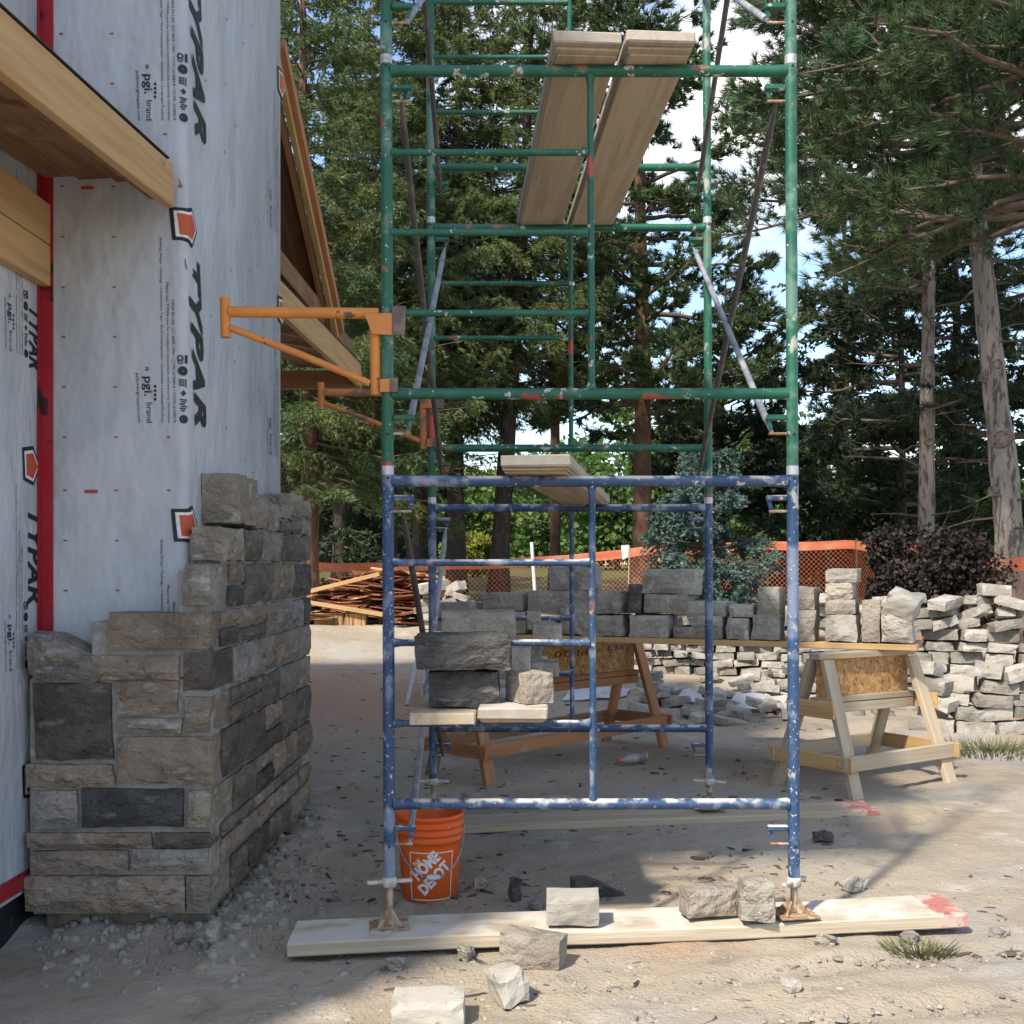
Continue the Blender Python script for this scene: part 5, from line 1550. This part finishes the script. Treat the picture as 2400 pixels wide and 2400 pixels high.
# ------------------------------------------------------------------ conifers
def basis(d):
    d = d / (np.linalg.norm(d, axis=-1, keepdims=True) + 1e-9)
    up = np.where(np.abs(d[..., 2:3]) < .9, np.array([0, 0, 1.0]), np.array([1.0, 0, 0]))
    u = np.cross(d, up); u /= np.linalg.norm(u, axis=-1, keepdims=True) + 1e-9
    return d, u, np.cross(u, d)
class Tree:
    def __init__(s, name, base, label, cat, group, seed):
        s.rng = np.random.RandomState(seed)
        s.t = thing(name, base, label, cat, group)
        s.base = np.array(base)
        s.leaf = []; s.leaf3 = []
        s.wood = MB(); s.nw = 0
    def trunk(s, H, r, bend=.25, mat='bark_red', lean=(0, 0), n=14, name='trunk', knots=(), big=False):
        pts, rs = [], []
        ph = s.rng.rand(4) * 6
        for i in range(n + 1):
            f_ = i / n
            z = -.15 + (H + .15) * f_
            x = lean[0] * z + bend * .35 * math.sin(f_ * 5 + ph[0]) * f_ ** .5
            y = lean[1] * z + bend * .35 * math.sin(f_ * 4 + ph[1]) * f_ ** .5
            pts.append(Vector(s.base) + Vector((x, y, z)))
            rs.append(max(.012, r * (1 - f_) ** .75 * (1 + .25 * math.exp(-z * 2.5)) * (1 + .06 * math.sin(f_ * 40 + ph[2]))))
        s.pts, s.H = pts, H
        mb = MB()
        if big:      # furrowed, uneven trunk
            P2, R2 = [], []
            for i in range(n):
                for q in range(4):
                    f2 = q / 4
                    P2.append(pts[i].lerp(pts[i + 1], f2)); R2.append(rs[i] + (rs[i + 1] - rs[i]) * f2)
            P2.append(pts[-1]); R2.append(rs[-1])
            mb.tube(P2, R2, 26)
            k = len(P2) * 26
            for vi in range(k):
                c = P2[vi // 26]; v = Vector(mb.v[vi]); d = v - c
                mb.v[vi] = tuple(c + d * (1 + .13 * noise.noise(Vector((d.x * 9, d.y * 9, v.z * 1.6))) + .07 * noise.noise(Vector((d.x * 24, d.y * 24, v.z * 5)))))
        else:
            mb.tube(pts, rs, 16)
        tr = mb.build(name, mat, s.t)
        s.tr = tr; s.rs = rs
        return tr
    def axis(s, z):
        f_ = (z + .15) / (s.H + .15) * (len(s.pts) - 1)
        i = min(len(s.pts) - 2, max(0, int(f_)))
        return s.pts[i].lerp(s.pts[i + 1], f_ - i)
    def limb(s, pts, r0, r1, n=5):
        k = len(pts)
        s.wood.tube([Vector(p) for p in pts], [r0 + (r1 - r0) * i / (k - 1) for i in range(k)], n, caps=False); s.nw += 1
    def sprigs(s, P_, D, ln, wd):
        """flat little needle sprigs: quads from P_ along D"""
        n = len(P_)
        d, u, v = basis(D)
        a = s.rng.rand(n, 1) * math.pi
        w = u * np.cos(a) + v * np.sin(a)
        L = ln * (0.6 + .6 * s.rng.rand(n, 1)); Wd = wd * (0.7 + .6 * s.rng.rand(n, 1))
        q = np.stack([P_ - w * Wd * .25, P_ + d * L * .55 - w * Wd * .5, P_ + d * L, P_ + d * L * .5 + w * Wd * .5], 1)
        s.leaf.append(q.reshape(-1, 3))
    def tufts(s, P_, D, nn, ln, wd, spread=1.0):
        n = len(P_)
        D = np.repeat(D / (np.linalg.norm(D, axis=1, keepdims=True) + 1e-9), nn, 0)
        Pn = np.repeat(P_, nn, 0)
        rd = s.rng.randn(n * nn, 3)
        d = D + rd / (np.linalg.norm(rd, axis=1, keepdims=True)) * spread * (.35 + .65 * s.rng.rand(n * nn, 1))
        d, u, v = basis(d)
        a = s.rng.rand(n * nn, 1) * 6.28
        w = (u * np.cos(a) + v * np.sin(a)) * wd
        L = ln * (.7 + .5 * s.rng.rand(n * nn, 1))
        b0 = Pn - D * ln * .25 * s.rng.rand(n * nn, 1)
        s.leaf3.append(np.stack([b0 - w * .5, b0 + w * .5, b0 + d * L], 1).reshape(-1, 3))
    def done(s, mat, woodmat='twig', name='crown'):
        if s.leaf: tag(np_mesh(name, np.concatenate(s.leaf), 4, mat, s.t), kind='stuff')
        if s.leaf3: tag(np_mesh(name if not s.leaf else 'needles', np.concatenate(s.leaf3), 3, mat, s.t), kind='stuff')
        if s.nw: tag(s.wood.build('branches', woodmat, s.t), kind='stuff')
        return s.t

def spruce(base, H, R_, z0, label, seed, r=.22, nb=130, mat='lf_spruce', bark='bark_red', ln=.125, wd=.062, droop=.55, dens=1.0, lean=(0, 0), group='spruces', name='spruce_tree', az=None, cat='tree', shape=.75, fine=False, whorl=0):
    T = Tree(name, base, label, cat, group, seed)
    rng = T.rng
    T.trunk(H, r, .25, bark, lean)
    for i in range(nb):
        f_ = (i + rng.rand()) / nb
        z = z0 + (H - z0) * f_ ** 1.25
        if whorl: z = z0 + (H - z0) * ((int(f_ * whorl) + .35 * rng.rand()) / whorl) ** .9
        t_ = (z - z0) / (H - z0)
        L = R_ * (1 - t_) ** shape * rng.uniform(.65, 1.12) + .15
        if t_ < .12: L *= rng.uniform(.55, 1.0)
        a = rng.rand() * 6.283 if az is None else az[0] + (az[1] - az[0]) * rng.rand()
        o = np.array(T.axis(z))
        h = np.array([math.cos(a), math.sin(a), 0])
        ns = 7
        dr = droop * rng.uniform(.6, 1.2) * (1 - .5 * t_)
        S = np.linspace(0, 1, ns)
        path = o + np.outer(S * L, h) + np.outer(-dr * L * (S ** 1.4) * .75 + .22 * L * S ** 4 + .25 * L * S * t_, [0, 0, 1])
        T.limb(path[::2] if ns > 5 else path, .012 + .012 * L * .5, .004, 4)
        # side twigs, hanging
        nt = int((8 + 9 * L) * dens)
        cl = .16 + .84 * rng.rand(max(3, int(2 + 2.2 * L))) ** .75
        s_ = np.clip(cl[rng.randint(0, len(cl), nt)] + rng.randn(nt) * .06, .05, 1)
        ix = np.clip((s_ * (ns - 1)).astype(int), 0, ns - 2); fr = s_ * (ns - 1) - ix
        tp = path[ix] * (1 - fr[:, None]) + path[ix + 1] * fr[:, None]
        side = np.array([-h[1], h[0], 0])
        sg = np.where(rng.rand(nt) < .5, -1, 1)
        tl = (.30 * L * (1.15 - s_) + .18) * rng.uniform(.6, 1.2, nt)
        td_ = np.outer(sg, side) * rng.uniform(.35, .9, (nt, 1)) + h * rng.uniform(.3, .8, (nt, 1)) + np.array([0, 0, -1.0]) * rng.uniform(.05, .55, (nt, 1))
        td_ /= np.linalg.norm(td_, axis=1, keepdims=True)
        m = np.maximum(5, (tl / (.062 if fine else ln * .26)).astype(int))
        tot = m.sum()
        rep = np.repeat(np.arange(nt), m)
        k = np.concatenate([np.arange(x) for x in m]) / m[rep]
        Pn = tp[rep] + td_[rep] * (tl[rep] * k)[:, None] + np.array([0, 0, -1.0]) * ((tl[rep] * .25) * k ** 2)[:, None]
        D = td_[rep] * .9 + rng.randn(tot, 3) * (.30 if fine else .62) + np.array([0, 0, -.1])
        if fine: T.tufts(Pn + rng.randn(tot, 3) * .018, D, 6, .105, .021, .95)
        else: T.sprigs(Pn, D, ln, wd)
    # leader
    zt = rng.uniform(.86, 1, 30) * H
    Pn = np.array([T.axis(z) for z in zt])
    T.sprigs(Pn, rng.randn(30, 3) * .6 + [0, 0, .6], ln, wd)
    return T.done(mat)

def pine(base, H, R_, z0, label, seed, r=.2, nb=46, mat='lf_pine', bark='bark_grey', ln=.15, wd=.011, nn=22, group='pines', lean=(0, 0), dens=1.0, bend=.3, az=None, up=.15, zpow=1.0, shape=.6, knots=(), name='pine_tree', spread=1.0, tuft=1.0, low=0.0, stubs=0):
    T = Tree(name, base, label, 'tree', group, seed)
    rng = T.rng
    T.trunk(H, r, bend, bark, lean, big=bark in ('bark_grey', 'bark_red'))
    for i in range(nb):
        z = z0 + (H - z0) * (((i + rng.rand()) / nb) ** zpow)
        t_ = (z - z0) / (H - z0)
        L = R_ * (1 - t_) ** shape * rng.uniform(.55, 1.1) + .2
        if t_ < low: L *= .38 + .5 * t_ / low * rng.rand()
        a = rng.rand() * 6.283 if az is None or rng.rand() < .25 else az[0] + (az[1] - az[0]) * rng.rand()
        o = np.array(T.axis(z))
        h = np.array([math.cos(a), math.sin(a), 0])
        side = np.array([-h[1], h[0], 0])
        ns = 9
        S = np.linspace(0, 1, ns)
        wig = np.cumsum(rng.randn(ns, 3) * .035 * L, 0) * S[:, None]
        path = o + np.outer(S * L, h) + np.outer((up * rng.uniform(-.6, 1.4) + .35 * t_) * L * S ** 1.3, [0, 0, 1]) + wig
        T.limb(path, .014 + .016 * L, .006, 5)
        nt = int((5 + 5.5 * L) * dens)
        s_ = .22 + .78 * rng.rand(nt) ** .75
        ix = np.clip((s_ * (ns - 1)).astype(int), 0, ns - 2); fr = s_ * (ns - 1) - ix
        tp = path[ix] * (1 - fr[:, None]) + path[ix + 1] * fr[:, None]
        sg = np.where(rng.rand(nt) < .5, -1, 1)
        tl = (.28 * L * (1.2 - s_) + .25) * rng.uniform(.6, 1.25, nt)
        td_ = np.outer(sg, side) * rng.uniform(.3, 1.0, (nt, 1)) + h * rng.uniform(.25, .9, (nt, 1)) + np.array([0, 0, 1.0]) * rng.uniform(-.25, .5, (nt, 1))
        td_ /= np.linalg.norm(td_, axis=1, keepdims=True)
        for j in range(nt):
            T.limb([tp[j], tp[j] + td_[j] * tl[j] * .55 + rng.randn(3) * .02, tp[j] + td_[j] * tl[j]], .0085, .004, 3)
        m = np.maximum(2, (tl / .11 * tuft).astype(int))
        rep = np.repeat(np.arange(nt), m)
        k = (np.concatenate([np.arange(x) for x in m]) + rng.rand(m.sum())) / m[rep]
        k = .35 + .65 * k
        Pn = tp[rep] + td_[rep] * (tl[rep] * k)[:, None] + rng.randn(m.sum(), 3) * .035
        D = td_[rep] + rng.randn(m.sum(), 3) * .45 + np.array([0, 0, .25])
        T.tufts(Pn, D, nn, ln, wd, spread)
    for i in range(stubs):
        z = rng.uniform(1.2, z0); a = rng.rand() * 6.28
        o = T.axis(z); d = Vector((math.cos(a), math.sin(a), rng.uniform(-.1, .3)))
        L = rng.uniform(.3, 1.6)
        p1 = o + d * L * .5 + Vector(rng.randn(3) * .05); p2 = p1 + d * L * .5 + Vector(rng.randn(3) * .12)
        T.limb([o, p1, p2], .018, .004, 4)
        for q in range(3):
            e = p1.lerp(p2, rng.rand()); T.limb([e, e + Vector(rng.randn(3) * .18)], .005, .002, 3)
    for (z, a, rad, out) in knots:
        o = T.axis(z); d = Vector((math.cos(a), math.sin(a), 0))
        f_ = (z + .15) / (H + .15); rr = r * (1 - f_) ** .75
        mb = MB()
        mb.lathe(o + d * (rr - .03), [(rad * 1.5, 0), (rad * 1.35, .03), (rad * 1.1, .045 + out), (rad * .9, .05 + out), (rad * .8, .035 + out), (0, .03 + out)], 14, d)
        mb.build('branch_scar', 'knot', T.tr)
    return T.done(mat)

def at_px(x, Y, dy=0): 
    X = (dsp(x) - CX) * Y / F
    return (X, Y, gz(X, Y))
CAM_AZ = -math.pi / 2
GSP = 'spruces on the left'
spruce(at_px(580, 19.0), 12.2, 2.9, 2.1, 'nearest sunlit spruce with a bare reddish trunk beside the house', 11, .17, 246, group=GSP, fine=True, az=None)
spruce(at_px(735, 22.5), 13.6, 3.1, 3.2, 'spruce standing just left of the scaffold posts', 12, .14, 224, group=GSP, fine=True, bark='bark_dark')
spruce(at_px(797, 24.0), 14.4, 3.2, 3.9, 'spruce with a dark trunk behind the left scaffold braces', 13, .20, 212, group=GSP, fine=True, bark='bark_dark')
spruce(at_px(862, 23.0), 13.8, 3.0, 4.1, 'spruce with a straight dark trunk right of the braces', 14, .20, 212, group=GSP, fine=True, bark='bark_dark')
spruce(at_px(940, 23.0), 14, 2.6, 4.6, 'spruce with a leaning dark trunk in the middle', 15, .20, 168, group=GSP, fine=True, bark='bark_dark', lean=(.055, 0))
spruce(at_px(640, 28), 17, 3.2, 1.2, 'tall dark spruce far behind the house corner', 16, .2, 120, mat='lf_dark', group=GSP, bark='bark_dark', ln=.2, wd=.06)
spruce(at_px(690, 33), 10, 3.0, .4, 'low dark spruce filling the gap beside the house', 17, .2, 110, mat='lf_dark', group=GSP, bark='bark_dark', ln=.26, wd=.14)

GPN = 'red pines in the middle'
pine(at_px(1208, 24), 14, 3.0, 3.9, 'red-barked pine seen through the scaffold', 21, .22, 84, 'lf_scots', 'bark_red', ln=.18, wd=.032, nn=20, group=GPN, up=.10, stubs=5, dens=1.3, zpow=1.15, shape=.45)
pine(at_px(1045, 30), 16, 2.9, 4.6, 'slender brown pine behind the upper planks', 22, .15, 90, 'lf_scots', 'bark_red', ln=.18, wd=.025, nn=16, group=GPN, stubs=4)
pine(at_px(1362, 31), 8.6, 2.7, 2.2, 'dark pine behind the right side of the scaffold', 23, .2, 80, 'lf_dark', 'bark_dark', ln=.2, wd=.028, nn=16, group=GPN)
spruce(at_px(1455, 46), 9.6, 1.7, .6, 'far pointed spruce in the sky gap right of the scaffold', 24, .15, 70, 'lf_dark', 'bark_dark', ln=.22, wd=.1, group='far conifers')
GPR = 'pines on the right'
K1 = [(2.62, -1.9, .10, .0), (3.55, -1.6, .055, .0), (5.1, -1.75, .06, .0), (3.4, -2.9, .05, .03), (1.95, -2.8, .06, .04), (6.6, -2.0, .05, .0)]
pine(at_px(1912, 14.6), 11, 4.7, 4.9, 'nearest pine with a scarred grey trunk at the right edge', 31, .20, 66, 'lf_pine', 'bark_grey', ln=.19, wd=.014, nn=24, group=GPR, knots=K1, bend=.4, az=(2.2, 4.9), up=-.02, zpow=.9, lean=(-.062, 0), stubs=10, dens=1.1, low=.22)
pine(at_px(1752, 19.5), 12.6, 4.3, 5.4, 'second grey pine trunk behind the purple bush', 32, .155, 66, 'lf_pine', 'bark_grey', ln=.19, wd=.018, nn=20, group=GPR, lean=(-.012, 0), bend=.25, az=(2.0, 5.0), up=-.02, zpow=.9, low=.25, stubs=14, knots=[(3.0, -1.6, .06, .02), (4.4, -1.4, .04, .0)])
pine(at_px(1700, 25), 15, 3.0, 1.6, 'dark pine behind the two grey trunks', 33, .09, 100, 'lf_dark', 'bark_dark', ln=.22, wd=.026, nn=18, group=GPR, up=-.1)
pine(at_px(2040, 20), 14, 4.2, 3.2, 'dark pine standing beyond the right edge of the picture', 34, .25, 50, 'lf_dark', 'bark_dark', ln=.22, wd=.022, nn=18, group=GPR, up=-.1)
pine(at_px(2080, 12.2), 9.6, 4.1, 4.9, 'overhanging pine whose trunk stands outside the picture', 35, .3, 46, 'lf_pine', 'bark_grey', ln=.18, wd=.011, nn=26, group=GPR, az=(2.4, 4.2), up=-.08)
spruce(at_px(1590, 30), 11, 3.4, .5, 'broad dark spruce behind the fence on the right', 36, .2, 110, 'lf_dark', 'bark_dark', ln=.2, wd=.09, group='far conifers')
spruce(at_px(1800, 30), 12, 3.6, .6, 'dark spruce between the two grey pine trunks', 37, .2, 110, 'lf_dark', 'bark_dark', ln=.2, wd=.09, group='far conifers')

# young blue spruce
spruce(at_px(1338, 13.2), 2.75 - gz(1.9, 13.2) + .1, .92, .10, 'young blue spruce behind the stone table', 41, .05, 84, 'lf_blue', 'bark_dark', ln=.055, wd=.026, droop=.06, dens=2.0, group='garden shrubs', name='blue_spruce', shape=.9, whorl=9)

# ------------------------------------------------------------------ broadleaf trees and bushes
def broadleaf(base, H, R_, label, seed, mat, leaf=.14, n=9000, zc=.55, trunk_r=.12, group='broadleaf trees beyond the lawn', name='broadleaf_tree', cat='tree', clumps=46, flat=.8, low=0.0, bark='bark_dark'):
    T = Tree(name, base, label, cat, group, seed)
    rng = T.rng
    T.trunk(H * .8, trunk_r, .2, bark, n=8)
    C = []
    while len(C) < clumps:
        p = rng.uniform(-1, 1, 3)
        if .25 < np.linalg.norm(p) < 1: C.append(p)
    C = np.array(C) * [R_, R_, H * (1 - zc) * 1.0 if zc > .5 else H * .5] + [0, 0, H * zc + low]
    C[:, 2] = np.maximum(C[:, 2], .15 * H * (1 - low))
    C += T.base
    for c in C[:14]:
        o = np.array(T.axis(max(.2, (c[2] - T.base[2]) * .55)))
        T.limb([o, (o + c) / 2 + rng.randn(3) * .1, c], trunk_r * .35, .01, 4)
    ci = rng.randint(0, clumps, n)
    rad = R_ * .30 * (.6 + .8 * rng.rand(clumps))
    d = rng.randn(n, 3); d /= np.linalg.norm(d, axis=1, keepdims=True)
    Pn = C[ci] + d * (rad[ci] * rng.rand(n) ** .45)[:, None] * [1, 1, flat]
    Pn[:, 2] = np.maximum(Pn[:, 2], T.base[2] + .03)
    T.sprigs(Pn, rng.randn(n, 3) + [0, 0, -.3], leaf, leaf * .75)
    return T.done(mat)
GB = 'broadleaf trees beyond the lawn'
def bl(x, Y, H, R_, label, seed, mat, **kw): return broadleaf(at_px(x, Y), H, R_, label, seed, mat, group=GB, **kw)
bl(905, 62, 5.2, 4.2, 'round bright green tree beyond the lawn left of the leaning trunk', 51, 'lf_bright', leaf=.34, n=9000)
bl(1000, 84, 7.4, 4.4, 'pale green tree far off right of the leaning trunk', 52, 'lf_bright', leaf=.42, n=8000)
bl(1085, 58, 5.8, 4.0, 'leafy green tree behind the scaffold middle post', 53, 'lf_green', leaf=.32, n=9000)
bl(1165, 50, 6.0, 3.6, 'green tree left of the red pine trunk', 54, 'lf_green', leaf=.3, n=9000)
bl(830, 74, 6.4, 4.6, 'green tree far off between the dark spruce trunks', 55, 'lf_green', leaf=.4, n=8000)
bl(740, 66, 6.6, 4.4, 'dull green tree far off at the left scaffold posts', 56, 'lf_deep', leaf=.38, n=8000)
bl(650, 52, 5.0, 3.8, 'dark leafy tree beside the stonework', 57, 'lf_deep', leaf=.32, n=8000)
bl(1260, 52, 7.6, 3.8, 'green tree right of the red pine trunk', 58, 'lf_green', leaf=.3, n=9000)
bl(1380, 60, 8.0, 4.2, 'tall green tree behind the young blue spruce', 59, 'lf_deep', leaf=.34, n=9000)
bl(1500, 48, 6.2, 3.0, 'light green tree behind the right scaffold post', 60, 'lf_green', leaf=.28, n=8000)
bl(1560, 42, 3.6, 2.6, 'low green thicket behind the netting at the right', 61, 'lf_green', leaf=.24, n=8000)
bl(1680, 38, 3.8, 2.6, 'leafy thicket left of the second grey trunk', 62, 'lf_deep', leaf=.22, n=8000)
bl(1830, 30, 3.2, 2.4, 'sunlit green thicket behind the nearest pine trunk', 63, 'lf_bright', leaf=.18, n=9000)
bl(1960, 34, 5.0, 3.0, 'green thicket at the right edge behind the pines', 64, 'lf_green', leaf=.2, n=8000)
bl(560, 58, 6.5, 4.0, 'leafy tree far behind the roof eave', 65, 'lf_green', leaf=.34, n=7000)
rngf = np.random.RandomState(99)
nF = 15000
Xf = rngf.uniform(-75, 95, nF); Yf_ = 118 + rngf.uniform(-5, 5, nF)
Hf = np.array([4.6 + 1.6 * noise.noise(Vector((x * .09, 3, 1))) + .9 * noise.noise(Vector((x * .35, 5, 2))) for x in Xf])
Pf = np.stack([Xf, Yf_, 1.0 + Hf * rngf.rand(nF) ** .7], 1)
Tf = Tree.__new__(Tree); Tf.rng = rngf; Tf.leaf = []
Tf.sprigs(Pf, rngf.randn(nF, 3), .95, .75)
tag(np_mesh('far_wood', np.concatenate(Tf.leaf), 4, 'lf_green'), 'low green wood far beyond the lawn', None, None, 'stuff')
broadleaf(at_px(891, 40), 1.75, 1.05, 'round yellow-green bush on the lawn', 66, 'lf_yellow', .12, 6000, .5, .05, 'garden shrubs', 'bush', 'bush', 30)
broadleaf(at_px(1752, 12.6), 1.68, .72, 'dark purple-leaved bush behind the stone piles', 67, 'lf_purple', .062, 22000, .52, .04, 'garden shrubs', 'purple_bush', 'bush', 60)
# ------------------------------------------------------------------ small litter on the ground
def scatter(name, label, n, region, size, mat, seed, flat=.4, kind='chip', weight=None, gate=True):
    """n little angular chips lying on the ground inside the photo-pixel region (2400 px)"""
    rg = np.random.RandomState(seed)
    V = []
    pyr = [(0, 1, 2), (0, 2, 3), (0, 3, 1), (1, 3, 2)]
    cnt = 0
    while cnt < n:
        px = rg.uniform(region[0], region[1]); py = region[2] + (region[3] - region[2]) * rg.rand() ** .8
        if weight and rg.rand() > weight(px, py): continue
        g = G(px, py)
        g.z = gh(g.x, g.y)
        if gate and noise.noise(Vector((g.x * 1.3, g.y * 1.3, seed))) < rg.uniform(-.5, .25): continue
        cnt += 1
        s = size[0] + (size[1] - size[0]) * rg.rand() ** 3
        a = rg.rand() * 6.28
        k = rg.randint(4, 6)
        top, bot = [], []
        el = rg.uniform(.3, .9) if kind == 'chip' else rg.uniform(.12, .35)
        for i in range(k):
            t = 6.283 * i / k + rg.uniform(-.3, .3)
            x, y = math.cos(t) * s * rg.uniform(.7, 1.1), math.sin(t) * s * el * rg.uniform(.7, 1.1)
            X, Y = x * math.cos(a) - y * math.sin(a), x * math.sin(a) + y * math.cos(a)
            bot.append((g.x + X, g.y + Y, g.z - .004)); top.append((g.x + X * rg.uniform(.5, .95), g.y + Y * rg.uniform(.5, .95), g.z + s * flat * rg.uniform(.25, 1.3)))
        c = (g.x + rg.uniform(-.3, .3) * s, g.y + rg.uniform(-.3, .3) * s * el, g.z + s * flat * rg.uniform(.8, 1.2))
        for i in range(k):
            j = (i + 1) % k
            V += [bot[i], bot[j], top[j], bot[i], top[j], top[i], top[i], top[j], c]
    o = np_mesh(name, V, 3, mat)
    # join each chip's faces so that it keeps one tone
    bm = bmesh.new(); bm.from_mesh(o.data); bmesh.ops.remove_doubles(bm, verts=bm.verts, dist=.00002); bm.to_mesh(o.data); bm.free()
    return tag(o, label, None, None, 'stuff')
def near_wall(px, py):
    g = G(px, py)
    d = max(0, g.x + 1.22) if g.y > 4.55 else math.hypot(max(0, g.x + 1.22), 4.55 - g.y)
    return math.exp(-(d / .33) ** 2) + .03
scatter('mortar_rubble', 'grey crumbs of mortar and stone along the foot of the stonework', 2300, (90, 760, 1880, 2330), (.004, .038), 'gravel', 1, .55, weight=near_wall, gate=False)
scatter('stone_chips', 'grey stone chips strewn over the ground', 1900, (300, 2400, 1780, 2400), (.003, .017), 'gravel', 2, .28)
scatter('stone_shards', 'larger flat stone shards by the ground plank', 200, (650, 2400, 2215, 2400), (.012, .032), 'gravel', 3, .22)
scatter('bark_litter', 'dark bark chips and leaves on the shaded ground', 1500, (600, 2000, 1540, 2120), (.008, .050), 'dry_leaf', 4, .2, 'twig')
scatter('twig_litter', 'thin dry twigs on the sunlit sand', 90, (900, 2400, 2000, 2400), (.02, .07), 'dry_leaf', 5, .08, 'twig')
def grass(name, label, c, rad, n, h, seed):
    rg = np.random.RandomState(seed)
    V = []
    for i in range(n):
        a, r = rg.rand() * 6.28, rad * rg.rand() ** .7
        x, y = c.x + math.cos(a) * r, c.y + math.sin(a) * r * .6
        z = gh(x, y)
        L = h * rg.uniform(.5, 1.2); t = rg.rand() * 6.28; w = .004
        tip = (x + math.cos(a) * L * .8 + rg.randn() * .02, y + math.sin(a) * L * .5, z + L * rg.uniform(.3, .9))
        V += [(x - w, y, z - .005), (x + w, y, z - .005), tip]
    return tag(np_mesh(name, V, 3, 'grass'), label, None, None, 'stuff')
grass('grass_tuft', 'uprooted tuft of grass at the lower right', GD(1735, 1795), .12, 200, .07, 6)
grass('weeds', 'thin weeds growing at the foot of the right pile', GD(1870, 1420), .55, 700, .12, 7)
